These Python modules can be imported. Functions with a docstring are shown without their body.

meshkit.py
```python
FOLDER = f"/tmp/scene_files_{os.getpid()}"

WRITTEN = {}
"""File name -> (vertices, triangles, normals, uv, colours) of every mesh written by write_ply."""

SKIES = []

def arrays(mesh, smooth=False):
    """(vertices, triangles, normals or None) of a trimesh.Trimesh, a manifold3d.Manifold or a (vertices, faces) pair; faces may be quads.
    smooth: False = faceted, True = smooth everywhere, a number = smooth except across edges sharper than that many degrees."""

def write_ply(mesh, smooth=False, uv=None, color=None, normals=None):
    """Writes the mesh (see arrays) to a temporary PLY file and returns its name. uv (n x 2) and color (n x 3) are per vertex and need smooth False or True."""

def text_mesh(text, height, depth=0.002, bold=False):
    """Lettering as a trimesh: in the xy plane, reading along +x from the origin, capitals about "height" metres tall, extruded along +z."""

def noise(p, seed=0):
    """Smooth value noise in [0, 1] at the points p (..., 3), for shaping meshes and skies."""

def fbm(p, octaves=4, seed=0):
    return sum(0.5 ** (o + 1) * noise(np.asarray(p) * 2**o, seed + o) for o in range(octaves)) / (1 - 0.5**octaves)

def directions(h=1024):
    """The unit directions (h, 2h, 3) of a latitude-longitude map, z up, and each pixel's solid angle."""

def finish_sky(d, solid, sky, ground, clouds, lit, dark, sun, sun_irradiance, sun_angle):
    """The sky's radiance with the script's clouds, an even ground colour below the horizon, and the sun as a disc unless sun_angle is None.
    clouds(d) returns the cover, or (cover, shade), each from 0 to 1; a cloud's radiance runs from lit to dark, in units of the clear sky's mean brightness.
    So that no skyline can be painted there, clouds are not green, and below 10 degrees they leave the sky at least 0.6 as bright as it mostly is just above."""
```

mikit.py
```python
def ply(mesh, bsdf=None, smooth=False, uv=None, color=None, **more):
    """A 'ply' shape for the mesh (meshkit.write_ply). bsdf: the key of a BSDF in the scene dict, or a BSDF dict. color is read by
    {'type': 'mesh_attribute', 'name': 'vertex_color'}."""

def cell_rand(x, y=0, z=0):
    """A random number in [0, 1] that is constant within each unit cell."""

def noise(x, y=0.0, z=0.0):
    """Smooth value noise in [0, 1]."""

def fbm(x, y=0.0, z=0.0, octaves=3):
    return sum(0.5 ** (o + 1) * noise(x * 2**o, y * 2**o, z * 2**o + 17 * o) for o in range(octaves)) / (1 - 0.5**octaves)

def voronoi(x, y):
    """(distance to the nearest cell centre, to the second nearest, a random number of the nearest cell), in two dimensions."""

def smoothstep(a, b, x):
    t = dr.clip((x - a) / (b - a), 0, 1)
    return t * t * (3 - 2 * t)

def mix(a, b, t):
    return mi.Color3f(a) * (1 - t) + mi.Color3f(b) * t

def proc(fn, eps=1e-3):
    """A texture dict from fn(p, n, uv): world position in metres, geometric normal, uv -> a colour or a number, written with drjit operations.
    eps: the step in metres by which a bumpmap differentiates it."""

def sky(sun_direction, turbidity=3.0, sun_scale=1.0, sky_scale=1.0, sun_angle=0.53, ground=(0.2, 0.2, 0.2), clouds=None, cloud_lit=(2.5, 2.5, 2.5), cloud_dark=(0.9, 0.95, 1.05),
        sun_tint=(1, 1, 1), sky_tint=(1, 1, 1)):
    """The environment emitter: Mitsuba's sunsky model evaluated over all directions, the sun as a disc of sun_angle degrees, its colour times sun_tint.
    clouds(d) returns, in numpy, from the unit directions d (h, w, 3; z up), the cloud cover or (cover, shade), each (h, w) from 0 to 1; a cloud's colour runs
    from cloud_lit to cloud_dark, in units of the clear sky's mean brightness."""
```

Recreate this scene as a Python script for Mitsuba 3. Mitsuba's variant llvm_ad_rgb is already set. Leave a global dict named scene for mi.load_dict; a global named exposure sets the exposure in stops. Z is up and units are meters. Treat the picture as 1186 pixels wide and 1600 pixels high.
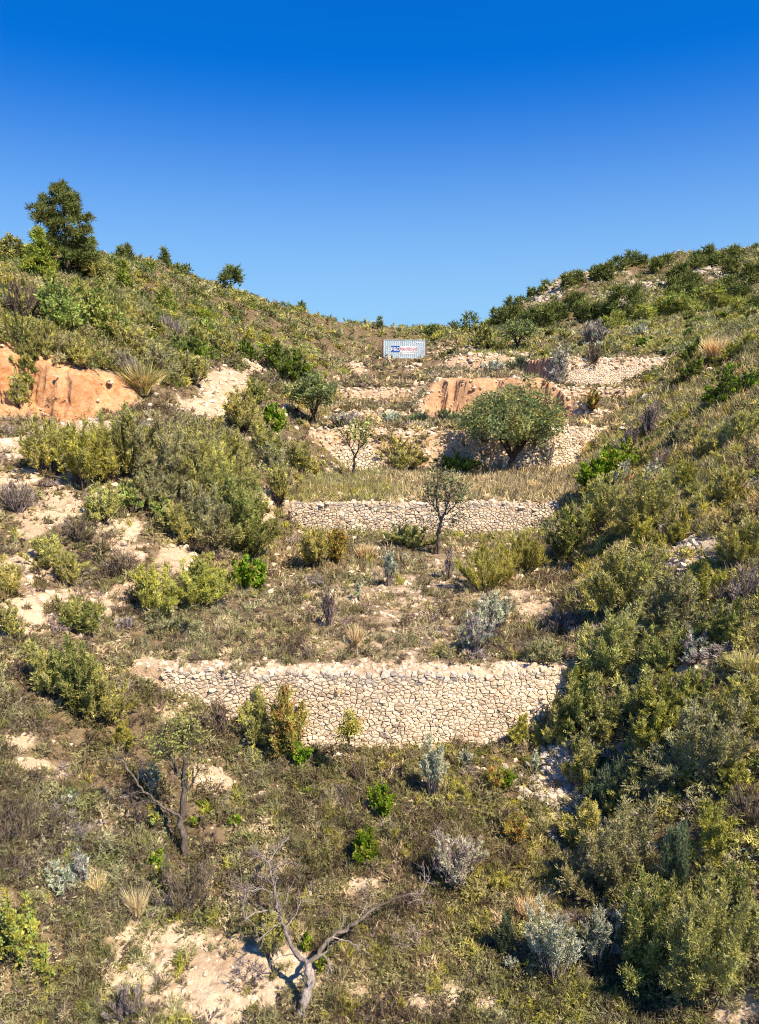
import math, random, zlib
import numpy as np, trimesh, mitsuba as mi, drjit as dr, mikit, meshkit
from scipy.interpolate import RBFInterpolator
from scipy.spatial import Voronoi, cKDTree
from shapely.geometry import Polygon, Point, box
from shapely import affinity
T = mi.ScalarTransform4f
scene, labels = {}, {}

# ------------------------------------------------------------------ camera, sky, exposure
CZ = 12.0
PITCH = math.radians(9.1)
scene['camera'] = {'type': 'perspective', 'fov': 2 * math.degrees(math.atan(593 / 1189.0)), 'fov_axis': 'x', 'near_clip': 0.1, 'far_clip': 4000.0,
                   'to_world': T().look_at(origin=[0, 0, CZ], target=[0, math.cos(PITCH), CZ - math.sin(PITCH)], up=[0, 0, 1])}
SUN = (0.70, -0.62, 1.12)
def haze_band(d):
    el = np.degrees(np.arcsin(np.clip(d[..., 2], -1, 1)))
    t = np.clip((22 - el) / 20, 0, 1)
    return 0.6 * t * t * (3 - 2 * t)
scene['sky'] = mikit.sky(SUN, turbidity=3, sun_scale=1.0, sky_scale=0.57, sky_tint=(0.01, 0.61, 1.46), sun_tint=(0.97, 0.98, 1.0),
                         clouds=haze_band, cloud_lit=(2.0, 3.05, 3.2), cloud_dark=(2.0, 3.05, 3.2), ground=(0.28, 0.23, 0.15))
exposure = 2.55

# ------------------------------------------------------------------ terrain
LEFT_LOW = [(-6.4, 11.3, 1.45), (-6.98, 12.7, 2.81), (-8.22, 15.4, 3.92), (-7.58, 17.2, 3.8), (-7.49, 20.6, 4.26), (-8.88, 18.9, 4.75), (-10.38, 20.0, 5.25), (-11.78, 23.0, 6.3), (-13.89, 27.5, 7.6), (-16.48, 33.0, 9.11), (-18.41, 37.0, 9.63), (-16.33, 36.5, 9.57), (-10.64, 25.0, 5.81), (-12.18, 29.0, 7.35), (-8.04, 23.5, 4.92), (-5.63, 24.6, 4.59), (-5.5, 30.0, 5.1), (-5.53, 37.5, 5.99), (-7.86, 31.5, 6.95), (-9.27, 27.5, 6.4), (-10.67, 37.0, 9.22), (-8.2, 37.0, 8.6), (-7.06, 43.5, 8.73), (-5.99, 50.0, 9.08), (-10.55, 50.0, 10.75), (-11.25, 46.0, 10.66), (-11.58, 60.0, 12.96), (-11.16, 70.0, 14.37), (-13.07, 42.0, 10.77), (-17.84, 40.0, 10.07), (-16.01, 40.5, 10.31), (-7.86, 58.0, 11.5), (-7.34, 72.0, 13.15), (-7.48, 88.0, 15.55), (-4.9, 19.2, 3.1), (-3.8, 19.1, 2.7), (-5.8, 18.8, 3.5)]
HILL = [(-18.89, 43.0, 14.08), (-14.23, 46.0, 12.36), (-20.96, 43.0, 14.78), (-16.83, 44.0, 13.49), (-12.88, 53.0, 12.41), (-13.36, 64.0, 14.58), (-24.06, 60.0, 19.69), (-26.5, 55.0, 19.48), (-28.65, 80.0, 25.25), (-19.3, 60.0, 17.31), (-26.37, 95.0, 27.15), (-19.14, 80.0, 20.36), (-22.12, 112.0, 26.79), (-14.57, 92.0, 18.68), (-14.94, 128.0, 25.57), (-11.42, 80.0, 15.23), (-3.92, 145.0, 23.68), (-3.2, 118.0, 18.67), (-6.71, 98.0, 15.8), (3.55, 160.0, 23.48), (-13.67, 78.0, 16.41), (-35.95, 75.0, 24.54)]
RIGHT = [(6.11, 10.8, 1.92), (6.92, 12.6, 2.89), (7.9, 14.8, 4.23), (6.05, 16.5, 3.34), (9.34, 18.0, 5.93), (7.3, 20.5, 5.08), (5.65, 18.8, 3.39), (5.05, 13.4, 2.31), (11.44, 22.5, 7.42), (9.99, 25.5, 6.81), (8.69, 31.0, 5.69), (6.87, 25.0, 5.14), (9.51, 37.6, 5.98), (14.95, 30.0, 9.75), (14.6, 38.0, 9.15), (14.1, 47.0, 8.47), (16.29, 53.0, 9.26), (20.66, 42.0, 12.33), (22.29, 53.0, 12.41), (25.0, 70.0, 11.2), (33.0, 82.0, 13.65), (25.34, 52.0, 15.36), (26.7, 64.0, 15.62), (33.6, 83.5, 15.55), (4.75, 19.2, 2.95)]
BACK = [(53.4, 110.0, 21.74), (40.41, 110.0, 19.1), (28.31, 112.0, 17.88), (37.8, 150.0, 22.89), (58.55, 160.0, 26.17), (79.9, 165.0, 29.24), (24.67, 180.0, 25.06), (34.67, 205.0, 32.6), (55.91, 240.0, 45.96), (72.29, 250.0, 50.5), (96.8, 262.0, 55.41), (131.56, 275.0, 60.97), (24.14, 200.0, 25.87), (12.15, 170.0, 23.79), (22.06, 118.0, 18.19), (10.57, 120.0, 18.78), (77.7, 235.0, 43.96), (92.55, 225.0, 44.36), (53.83, 215.0, 36.16)]
BEYOND = [(-40, 120, 24), (-60, 90, 24), (-45, 60, 22), (-35, 45, 17.5), (-28, 35, 11.5), (-25, 25, 9), (-20, 15, 6.5), (-15, 8, 4), (-14, -5, 2), (0, -8, 0.2), (12, -5, 2), (14, 8, 4.5), (17, 16, 9), (22, 25, 13), (34, 40, 18), (40, 60, 20), (60, 90, 25), (100, 110, 32),
          (-30, 150, 20), (-10, 190, 18), (10, 230, 18), (30, 260, 28), (60, 300, 42), (110, 340, 50), (180, 300, 66), (160, 200, 52), (-60, 180, 12), (-90, 120, 14), (-80, 60, 18), (-60, 20, 10), (60, 20, 20), (70, 50, 26), (-20, 260, 12), (110, 160, 38), (0, 330, 12), (180, 120, 50)]

def ss(a, b, x):
    t = np.clip((x - a) / (b - a), 0, 1)
    return t * t * (3 - 2 * t)
def n2(x, y, s, o=4, seed=0):
    p = np.stack([np.asarray(x) * s, np.asarray(y) * s, np.full(np.shape(x), seed * 3.7)], -1)
    return meshkit.fbm(p, o, seed) - 0.5

def wall1_y(X): return 19.55 + 0.012 * X * X
def wall2_y(X): return 38.0 + 0.01 * (X - 2) ** 2 * 0.6
def floor_z(X, Y):
    X, Y = np.broadcast_arrays(np.asarray(X, float), np.asarray(Y, float))
    wob = 0.8 * n2(X, Y * 0.2, 0.25, 3, 5)
    gul = 1.1 * n2(X, Y * 0.12, 0.75, 3, 15) + .5 * n2(X, Y * .2, 2.2, 2, 16)
    mound = ss(2.0, 6.0, X + 2.2 * wob) * (1 - ss(14.5, 19.0, X + 2 * wob))
    pro = ss(17.0, 19.5, X + wob)
    z = 2.3 + 0.13 * (Y - 19.3)
    z = np.minimum(z, 2.4)
    y1 = wall1_y(X)
    z = z + ss(y1 + 0.12, y1 + 0.42, Y) * (4.22 - 2.33)
    z = z + np.clip((Y - 20) / 18, 0, 1) * 0.5
    y2 = wall2_y(X)
    z = z + ss(y2 + 0.1, y2 + 0.4, Y) * 1.5
    z = z + np.clip((Y - 38.4) / 14, 0, 1) * 0.25
    y3 = 52.2 + wob + .5 * gul * ss(9.5, 8, X) + 0.012 * (X - 3) ** 2 * 0.5
    z = z + ss(y3, y3 + 2.0, Y) * 2.85
    z = z + np.clip((Y - 54.5) / 10, 0, 1) * 0.1
    y4 = 64.0 + 2.0 * mound + wob * (1 + mound) + gul * (.4 + 1.6 * mound)
    mound = mound ** 1.5
    t4 = np.clip((Y - y4) / (0.9 + 2.4 * mound) + .3 * mound * n2(X, Y, .9, 4, 25), 0, 1)
    z = z + (ss(0, 1, t4) * (1 - mound) + mound * (.34 * t4 + .66 * ss(.5, .78, t4))) * (0.85 + 2.75 * mound)
    z = z + np.clip((Y - 65.5) / 9, 0, 1) * 0.6 * (1 - mound)
    y5 = 74.2 + wob + .7 * gul
    z = z + ss(y5, y5 + 1.4, Y) * (1.35 * (1 - mound) + 0.1 * mound)
    z = z + np.clip((Y - 76) / 18, 0, 1) * 1.3 * (1 - pro)
    y6 = 94.0 - 9.5 * pro + wob + .8 * gul * (1 - pro)
    low = ss(6.5, 4.5, np.abs(X - 3.5))
    z = z + ss(y6, y6 + 2.2, Y) * (1.95 + 1.35 * pro - .75 * low)
    z = z + np.clip((Y - 97) / 14, 0, 1) * 0.45
    y7 = 113.0 + wob + .7 * gul
    z = z + ss(y7, y7 + 1.3, Y) * 1.5
    z = z + np.clip((Y - 115) / 3, 0, 1) * 0.9 + np.clip((Y - 118) / 52, 0, 1) * 5.2 - np.clip((Y - 175) / 60, 0, 2) * 6
    return z
VALLEY = [(x, y, float(floor_z(x, y)) - 1.3) for x, y in ((-1, 9), (-2, 12), (1.5, 12), (-2, 16), (2, 16), (3.8, 16.8), (-2, 19), (2, 19), (-3, 22), (2, 22), (4.4, 21), (-2, 27), (2.5, 27), (6, 29), (-2, 33), (3, 33), (-2, 37), (3, 37), (6, 37),
          (-2, 42), (4, 42), (8, 42), (-1, 48), (5, 48), (10, 48), (0, 52), (6, 52), (12, 52), (-2, 58), (4, 58), (10, 58), (14, 60), (-3, 66), (6, 66), (12, 68), (17, 70), (-3, 75), (6, 76), (14, 77), (-3, 84), (6, 85), (14, 86), (22, 90), (-1, 95), (8, 96), (20, 97), (0, 105), (8, 106), (18, 105), (2, 112), (12, 112), (20, 110))]
VALLEY += [(20, 74, 10.2), (24, 80, 10.8), (28, 81, 11.1), (22, 76, 10.4), (18.5, 64, 9.0), (4.6, 17.5, 1.7), (4.4, 15.5, 1.55), (4.2, 14, 1.3), (4.3, 12.5, 1.1)]
_far_hill = [p for p in HILL if p[1] > 90]
_B = np.array(LEFT_LOW + RIGHT + BACK + VALLEY + BEYOND + _far_hill, float)
_U = np.array(HILL + RIGHT + BACK + BEYOND + [(-9, 64, 13), (-7, 80, 14.5), (-5, 98, 15.6)], float)
rbf_b = RBFInterpolator(_B[:, :2], _B[:, 2], kernel='linear', smoothing=0.02)
rbf_u = RBFInterpolator(_U[:, :2], _U[:, 2], kernel='linear', smoothing=0.02)
CLIFF = np.array([(-70, 42), (-30, 41.3), (-20.5, 41.0), (-18.9, 42.3), (-18.0, 41.2), (-16.2, 42.6), (-13.9, 44.3), (-12.4, 48), (-12.5, 58), (-11.8, 64), (-9.5, 75), (-7.2, 90), (-6.5, 98), (-5, 112), (0, 125), (0, 260)], float)
HILL_POLY = np.vstack([CLIFF, [(-220, 260), (-220, 42)]])
def in_poly(P, x, y):
    c = np.zeros(np.shape(x), bool)
    for (x0, y0), (x1, y1) in zip(P, np.roll(P, -1, 0)):
        if y0 == y1: continue
        c ^= ((y0 > y) != (y1 > y)) & (x < (x1 - x0) * (y - y0) / (y1 - y0) + x0)
    return c
def seg_dist(L, x, y):
    d = np.full(np.shape(x), 1e9)
    for (x0, y0), (x1, y1) in zip(L[:-1], L[1:]):
        t = np.clip(((x - x0) * (x1 - x0) + (y - y0) * (y1 - y0)) / ((x1 - x0) ** 2 + (y1 - y0) ** 2), 0, 1)
        d = np.minimum(d, np.hypot(x - x0 - t * (x1 - x0), y - y0 - t * (y1 - y0)))
    return d
def hill_weight(X, Y):
    wig = 1.7 * n2(X, Y * .25, 0.5, 3, 11) + .7 * n2(X, Y * .3, 1.9, 3, 12)
    sd = seg_dist(CLIFF, X, Y) * np.where(in_poly(HILL_POLY, X, Y), 1, -1) + wig
    w = np.interp(Y, [40, 47, 60, 90], [0.7, 0.9, 2.5, 5])
    t = np.clip((sd + w) / (2 * w), 0, 1)
    near = ss(52, 46, Y)
    return ss(0, 1, t) * (1 - near) + near * (.3 * t + .7 * ss(.3, .72, t)), sd
def height(X, Y, detail=True):
    X, Y = np.asarray(X, float), np.asarray(Y, float)
    sh = X.shape
    X, Y = X.ravel(), Y.ravel()
    q = np.stack([X, Y], 1)
    hw, sd = hill_weight(X, Y)
    B = rbf_b(q) * (1 - hw) + rbf_u(q) * hw
    B += 0.35 * n2(X, Y, 0.35, 3, 3) * ss(10, 40, Y)
    f = floor_z(X, Y)
    k = 0.35
    h = np.clip(0.5 + 0.5 * (B - f) / k, 0, 1)
    z = f * (1 - h) + B * h + k * h * (1 - h)
    far = ss(150, 220, Y) * ss(10, 40, X)
    z = z + 3.5 * n2(X, Y, 0.05, 4, 8) * far
    if detail:
        z = z + 0.22 * n2(X, Y, 0.9, 4, 1) + 0.07 * n2(X, Y, 3.5, 3, 2) * ss(90, 50, Y)
        edge = np.exp(-(sd / 1.0) ** 2) * ss(60, 48, Y)
        z = z + 0.9 * n2(X, Y, 1.3, 4, 21) * edge
    pad = ss(5.2, 3.6, np.hypot((X - 3.5) * .9, (Y - 109.6) * 1.5))
    z = z * (1 - pad) + 16.35 * pad
    return z.reshape(sh)
_cache = {}
def ground_z(x, y):
    k = (round(float(x), 3), round(float(y), 3))
    if k not in _cache: _cache[k] = float(height(np.array([x]), np.array([y]))[0])
    return _cache[k]

S = np.concatenate([np.linspace(-3.2, -0.66, 46)[:-1], np.linspace(-0.66, 0.66, 380), np.linspace(0.66, 3.2, 46)[1:]])
YL = [-12, -6, -2, 1, 3, 5, 6.5, 7.5]
while YL[-1] < 330: 
    y = YL[-1]
    d = 0.006 * max(y, 8) + 0.02
    if 19.3 < y < 20.7 or 37.8 < y < 38.8: d = 0.055
    if 40 < y < 47: d = 0.11
    if 63 < y < 69.5: d = 0.15
    if y > 120: d = 0.012 * y
    YL.append(y + d)
YL = np.array(YL)
GX, GY = S[None, :] * (np.maximum(YL, 0)[:, None] + 9), np.repeat(YL[:, None], len(S), 1)
GZ = np.concatenate([height(GX[i:i + 60], GY[i:i + 60]) for i in range(0, len(YL), 60)])
nr, nc = GX.shape
_i = np.arange(nr * nc).reshape(nr, nc)
_quads = np.stack([_i[:-1, :-1], _i[:-1, 1:], _i[1:, 1:], _i[1:, :-1]], -1).reshape(-1, 4)
_faces = np.concatenate([_quads[:, [0, 1, 2]], _quads[:, [0, 2, 3]]])
_verts = np.stack([GX, GY, GZ], -1).reshape(-1, 3)

# ------------------------------------------------------------------ materials
PAL = np.array([
    (.222, .215, .070),  # 0 olive green shrub
    (.250, .240, .048),  # 1 yellow green
    (.100, .165, .014),  # 2 fresh green
    (.300, .315, .235),  # 3 silver grey
    (.150, .120, .092),  # 4 grey brown twig
    (.440, .355, .185),  # 5 golden grass
    (.350, .288, .180),  # 6 straw
    (.095, .110, .034),  # 7 dark pine
    (.170, .205, .036),  # 8 young pine
    (.115, .150, .066),  # 9 olive leaf
    (.220, .115, .040),  # 10 rust
    (.098, .122, .034),  # 11 dark green
    (.135, .115, .095),  # 12 bark grey
    (.075, .058, .045),  # 13 bark dark
    (.275, .240, .210),  # 14 dead wood
    (.215, .205, .105),  # 15 hillside grey green
    (.200, .245, .070),  # 16 pale green broadleaf
    (.085, .105, .060),  # 17 blue green broom
    (.112, .092, .052),  # 18 brown litter
    (.210, .175, .165),  # 19 mauve grey twig
    (.480, .480, .440),  # 20 white flowers
    (.138, .138, .056),  # 21 dark olive brown
    (.085, .066, .050),  # 22 dark twig
    (.305, .280, .090),  # 23 sunlit olive shrub
    (.215, .205, .110),  # 24 pale slope grass
], float)
NPAL = len(PAL)
def pal_lookup(v):
    i = mi.UInt32(dr.clip(mi.Float(v) * NPAL, 0, NPAL - 1))
    r, g, b = (mi.Float(0),) * 3
    for k in range(NPAL):
        on = i == k
        r, g, b = dr.select(on, PAL[k][0], r), dr.select(on, PAL[k][1], g), dr.select(on, PAL[k][2], b)
    return mi.Color3f(r, g, b)
def leaf_col(p, n, uv):
    c = pal_lookup(uv.y)
    big = mikit.noise(p.x * 0.8, p.y * 0.8, p.z * 0.8)
    small = mikit.noise(p.x * 2.7 + 3, p.y * 2.7, p.z * 2.7)
    k = (0.45 + 1.1 * uv.x) * (0.75 + 0.5 * big) * (.78 + .44 * small) * 1.85
    warm = mikit.noise(p.x * 0.35 + 9, p.y * 0.35, p.z * 0.35) - 0.5
    return mi.Color3f(c.x * k * (1 + 0.18 * warm), c.y * k, c.z * k * (1 - 0.15 * warm))
def bark_col(p, n, uv):
    c = pal_lookup(uv.y)
    f = mikit.fbm(p.x * 22, p.y * 22, p.z * 5, 3)
    g = mikit.fbm(p.x * 60, p.y * 60, p.z * 9, 2)
    k = (0.35 + 1.0 * f + .5 * mikit.smoothstep(.4, .65, g)) * (0.75 + 0.4 * uv.x)
    return c * k
scene['leaf'] = {'type': 'principledthin', 'base_color': mikit.proc(leaf_col), 'roughness': 0.6, 'diff_trans': 0.5, 'spec_trans': 0.0, 'eta': 1.3}
scene['bark'] = {'type': 'twosided', 'b': {'type': 'diffuse', 'reflectance': mikit.proc(bark_col)}}
def soil_col(p, n, uv):
    a = mikit.fbm(p.x * 0.7, p.y * 0.7, p.z * 0.7, 4)
    b = mikit.fbm(p.x * 5.0, p.y * 5.0, p.z * 5.0, 4)
    c = mikit.noise(p.x * 38, p.y * 38, p.z * 38)
    s = mikit.mix((.43, .325, .215), (.56, .445, .31), mikit.smoothstep(.3, .7, a))
    s = mikit.mix(s, (.34, .235, .14), mikit.smoothstep(.52, .78, b) * .75)
    o = mikit.mix((.43, .19, .078), (.56, .335, .18), mikit.smoothstep(.3, .68, b * .6 + a * .4))
    rill = mikit.fbm(p.x * 2.6 + p.y * .6, p.z * .45, p.y * .4, 3)
    o = o * (.72 + .56 * rill)
    s = mikit.mix(s, o, dr.clip(uv.x * 1.6 - .3 + (a - .5) * 1.0, 0, 1))
    lit = mikit.mix((.090, .066, .038), (.22, .165, .098), mikit.smoothstep(.3, .7, b))
    s = mikit.mix(s, lit, mikit.smoothstep(.25, .75, uv.y * 1.25 - .12 + (b - .5) * 1.1))
    peb = mikit.smoothstep(.80, .9, c)
    s = mikit.mix(s, (.60, .53, .44), peb * .5)
    return s * (.86 + .28 * c)
def soil_bump(p, n, uv):
    return mikit.fbm(p.x * 4, p.y * 4, p.z * 4, 4) * 0.10 + mikit.fbm(p.x * 26, p.y * 26, p.z * 26, 2) * .02
scene['soil'] = {'type': 'twosided', 'b': {'type': 'bumpmap', 'arbitrary': mikit.proc(soil_bump, eps=0.012), 'scale': 1.0, 'nested': {'type': 'diffuse', 'reflectance': mikit.proc(soil_col)}}}
def stone_col(p, n, uv):
    a = mikit.fbm(p.x * 3.0, p.y * 3.0, p.z * 3.0, 3)
    b = mikit.fbm(p.x * 14, p.y * 14, p.z * 14, 3)
    s = mikit.mix((.50, .40, .28), (.72, .605, .455), uv.x)
    s = mikit.mix(s, (.56, .36, .22), mikit.smoothstep(.80, .95, uv.x * .4 + a * .75))
    g = mikit.mix((.33, .295, .25), (.52, .465, .39), uv.x)
    s = mikit.mix(s, g, mikit.smoothstep(.35, .7, uv.y + (b - .5) * .9))
    big = mikit.fbm(p.x * .9, p.y * .9, p.z * 1.6, 3)
    s = s * (.90 + .46 * big)
    s = mikit.mix(s, (.17, .15, .13), mikit.smoothstep(.62, .75, b) * .5)
    return s * (.75 + .5 * b)
scene['stone'] = {'type': 'twosided', 'b': {'type': 'diffuse', 'reflectance': mikit.proc(stone_col)}}

# ------------------------------------------------------------------ helpers
def unit(v): return v / np.maximum(np.linalg.norm(v, axis=-1, keepdims=True), 1e-9)
class Leaves:
    """Collects leaf triangles (or two-triangle leaves) with a palette index and a shade per leaf."""
    def __init__(self): self.v, self.f, self.uv, self.n = [], [], [], 0
    def add(self, P, D, ll, lw, kind, shade, rng, quad=False):
        m = len(P)
        if m == 0: return
        side = unit(np.cross(D, unit(rng.normal(size=(m, 3)))))
        ll, lw = np.broadcast_to(ll, (m,))[:, None], np.broadcast_to(lw, (m,))[:, None]
        if quad:
            V = np.stack([P, P + D * ll * .5 + side * lw * .5, P + D * ll, P + D * ll * .5 - side * lw * .5], 1)
            F = np.array([[0, 1, 2], [0, 2, 3]])
        else:
            V = np.stack([P + side * lw * .5, P + D * ll, P - side * lw * .5], 1)
            F = np.array([[0, 1, 2]])
        k = V.shape[1]
        self.v.append(V.reshape(-1, 3)); self.f.append((F[None] + (np.arange(m) * k + self.n)[:, None, None]).reshape(-1, 3))
        uv = np.stack([np.clip(shade, 0, 1), (np.broadcast_to(kind, (m,)) + .5) / NPAL], 1)
        self.uv.append(np.repeat(uv, k, 0)); self.n += m * k
    def put(self, key, bsdf='leaf', **kw):
        if not self.n: return
        scene[key] = mikit.ply((np.vstack(self.v), np.vstack(self.f)), bsdf, uv=np.vstack(self.uv), **kw)
    def tris(self): return sum(map(len, self.f))
class Tubes:
    def __init__(self): self.v, self.f, self.uv, self.n = [], [], [], 0
    def add(self, pts, rad, sides=5, kind=12, shade=.5):
        p = np.asarray(pts, float); rad = np.broadcast_to(rad, (len(p),))
        t = unit(np.gradient(p, axis=0))
        a = np.cross(t, np.where(np.abs(t[:, 2:]) < .9, [0, 0, 1.], [1., 0, 0])); a = unit(a); b = np.cross(t, a)
        # keep the frame from spinning along the tube
        for i in range(1, len(p)):
            a[i] = a[i - 1] - t[i] * (a[i - 1] @ t[i]); a[i] /= max(np.linalg.norm(a[i]), 1e-9); b[i] = np.cross(t[i], a[i])
        ang = np.arange(sides) * 2 * np.pi / sides
        V = p[:, None] + rad[:, None, None] * (np.cos(ang)[None, :, None] * a[:, None] + np.sin(ang)[None, :, None] * b[:, None])
        i, j = np.meshgrid(np.arange(len(p) - 1), np.arange(sides), indexing='ij')
        q = np.stack([i * sides + j, i * sides + (j + 1) % sides, (i + 1) * sides + (j + 1) % sides, (i + 1) * sides + j], -1).reshape(-1, 4)
        self.v.append(V.reshape(-1, 3)); self.f.append(np.vstack([q[:, [0, 1, 2]], q[:, [0, 2, 3]]]) + self.n)
        self.uv.append(np.tile([shade, (kind + .5) / NPAL], (len(p) * sides, 1))); self.n += len(p) * sides
    def many(self, P0, P1, P2, r0, r1, kind, rng):
        """Thin three-sided twigs along quadratic curves, all at once."""
        m = len(P0)
        if m == 0: return
        ts = np.array([0, .33, .67, 1.0])
        p = (1 - ts)[None, :, None] ** 2 * P0[:, None] + 2 * (ts * (1 - ts))[None, :, None] * P1[:, None] + (ts ** 2)[None, :, None] * P2[:, None]
        t = unit(np.gradient(p, axis=1)); a = unit(np.cross(t, unit(rng.normal(size=(m, 1, 3))))); b = np.cross(t, a)
        ang = np.arange(3) * 2 * np.pi / 3
        r = (np.broadcast_to(r0, (m,))[:, None] * (1 - ts) + np.broadcast_to(r1, (m,))[:, None] * ts)[..., None, None]
        V = p[:, :, None] + r * (np.cos(ang)[:, None] * a[:, :, None] + np.sin(ang)[:, None] * b[:, :, None])
        i, j = np.meshgrid(np.arange(3), np.arange(3), indexing='ij')
        q = np.stack([i * 3 + j, i * 3 + (j + 1) % 3, (i + 1) * 3 + (j + 1) % 3, (i + 1) * 3 + j], -1).reshape(-1, 4)
        F = np.vstack([q[:, [0, 1, 2]], q[:, [0, 2, 3]]])
        self.v.append(V.reshape(-1, 3)); self.f.append((F[None] + (np.arange(m) * 12 + self.n)[:, None, None]).reshape(-1, 3))
        sh = np.repeat(rng.random(m), 12)
        self.uv.append(np.stack([sh, np.full(m * 12, (kind + .5) / NPAL)], 1)); self.n += m * 12
    def put(self, key, bsdf='bark', **kw):
        if not self.n: return
        scene[key] = mikit.ply((np.vstack(self.v), np.vstack(self.f)), bsdf, smooth=True, uv=np.vstack(self.uv), **kw)
def numbered(name):
    if name not in used: used[name] = 0; return name
    used[name] += 1
    return f'{name}_{used[name]:03d}'
used = {}
def tag(key, label=None, cat=None, group=None, kind=None):
    d = labels.setdefault(key, {})
    for a, b in (('label', label), ('category', cat), ('group', group), ('kind', kind)):
        if b: d[a] = b

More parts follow.
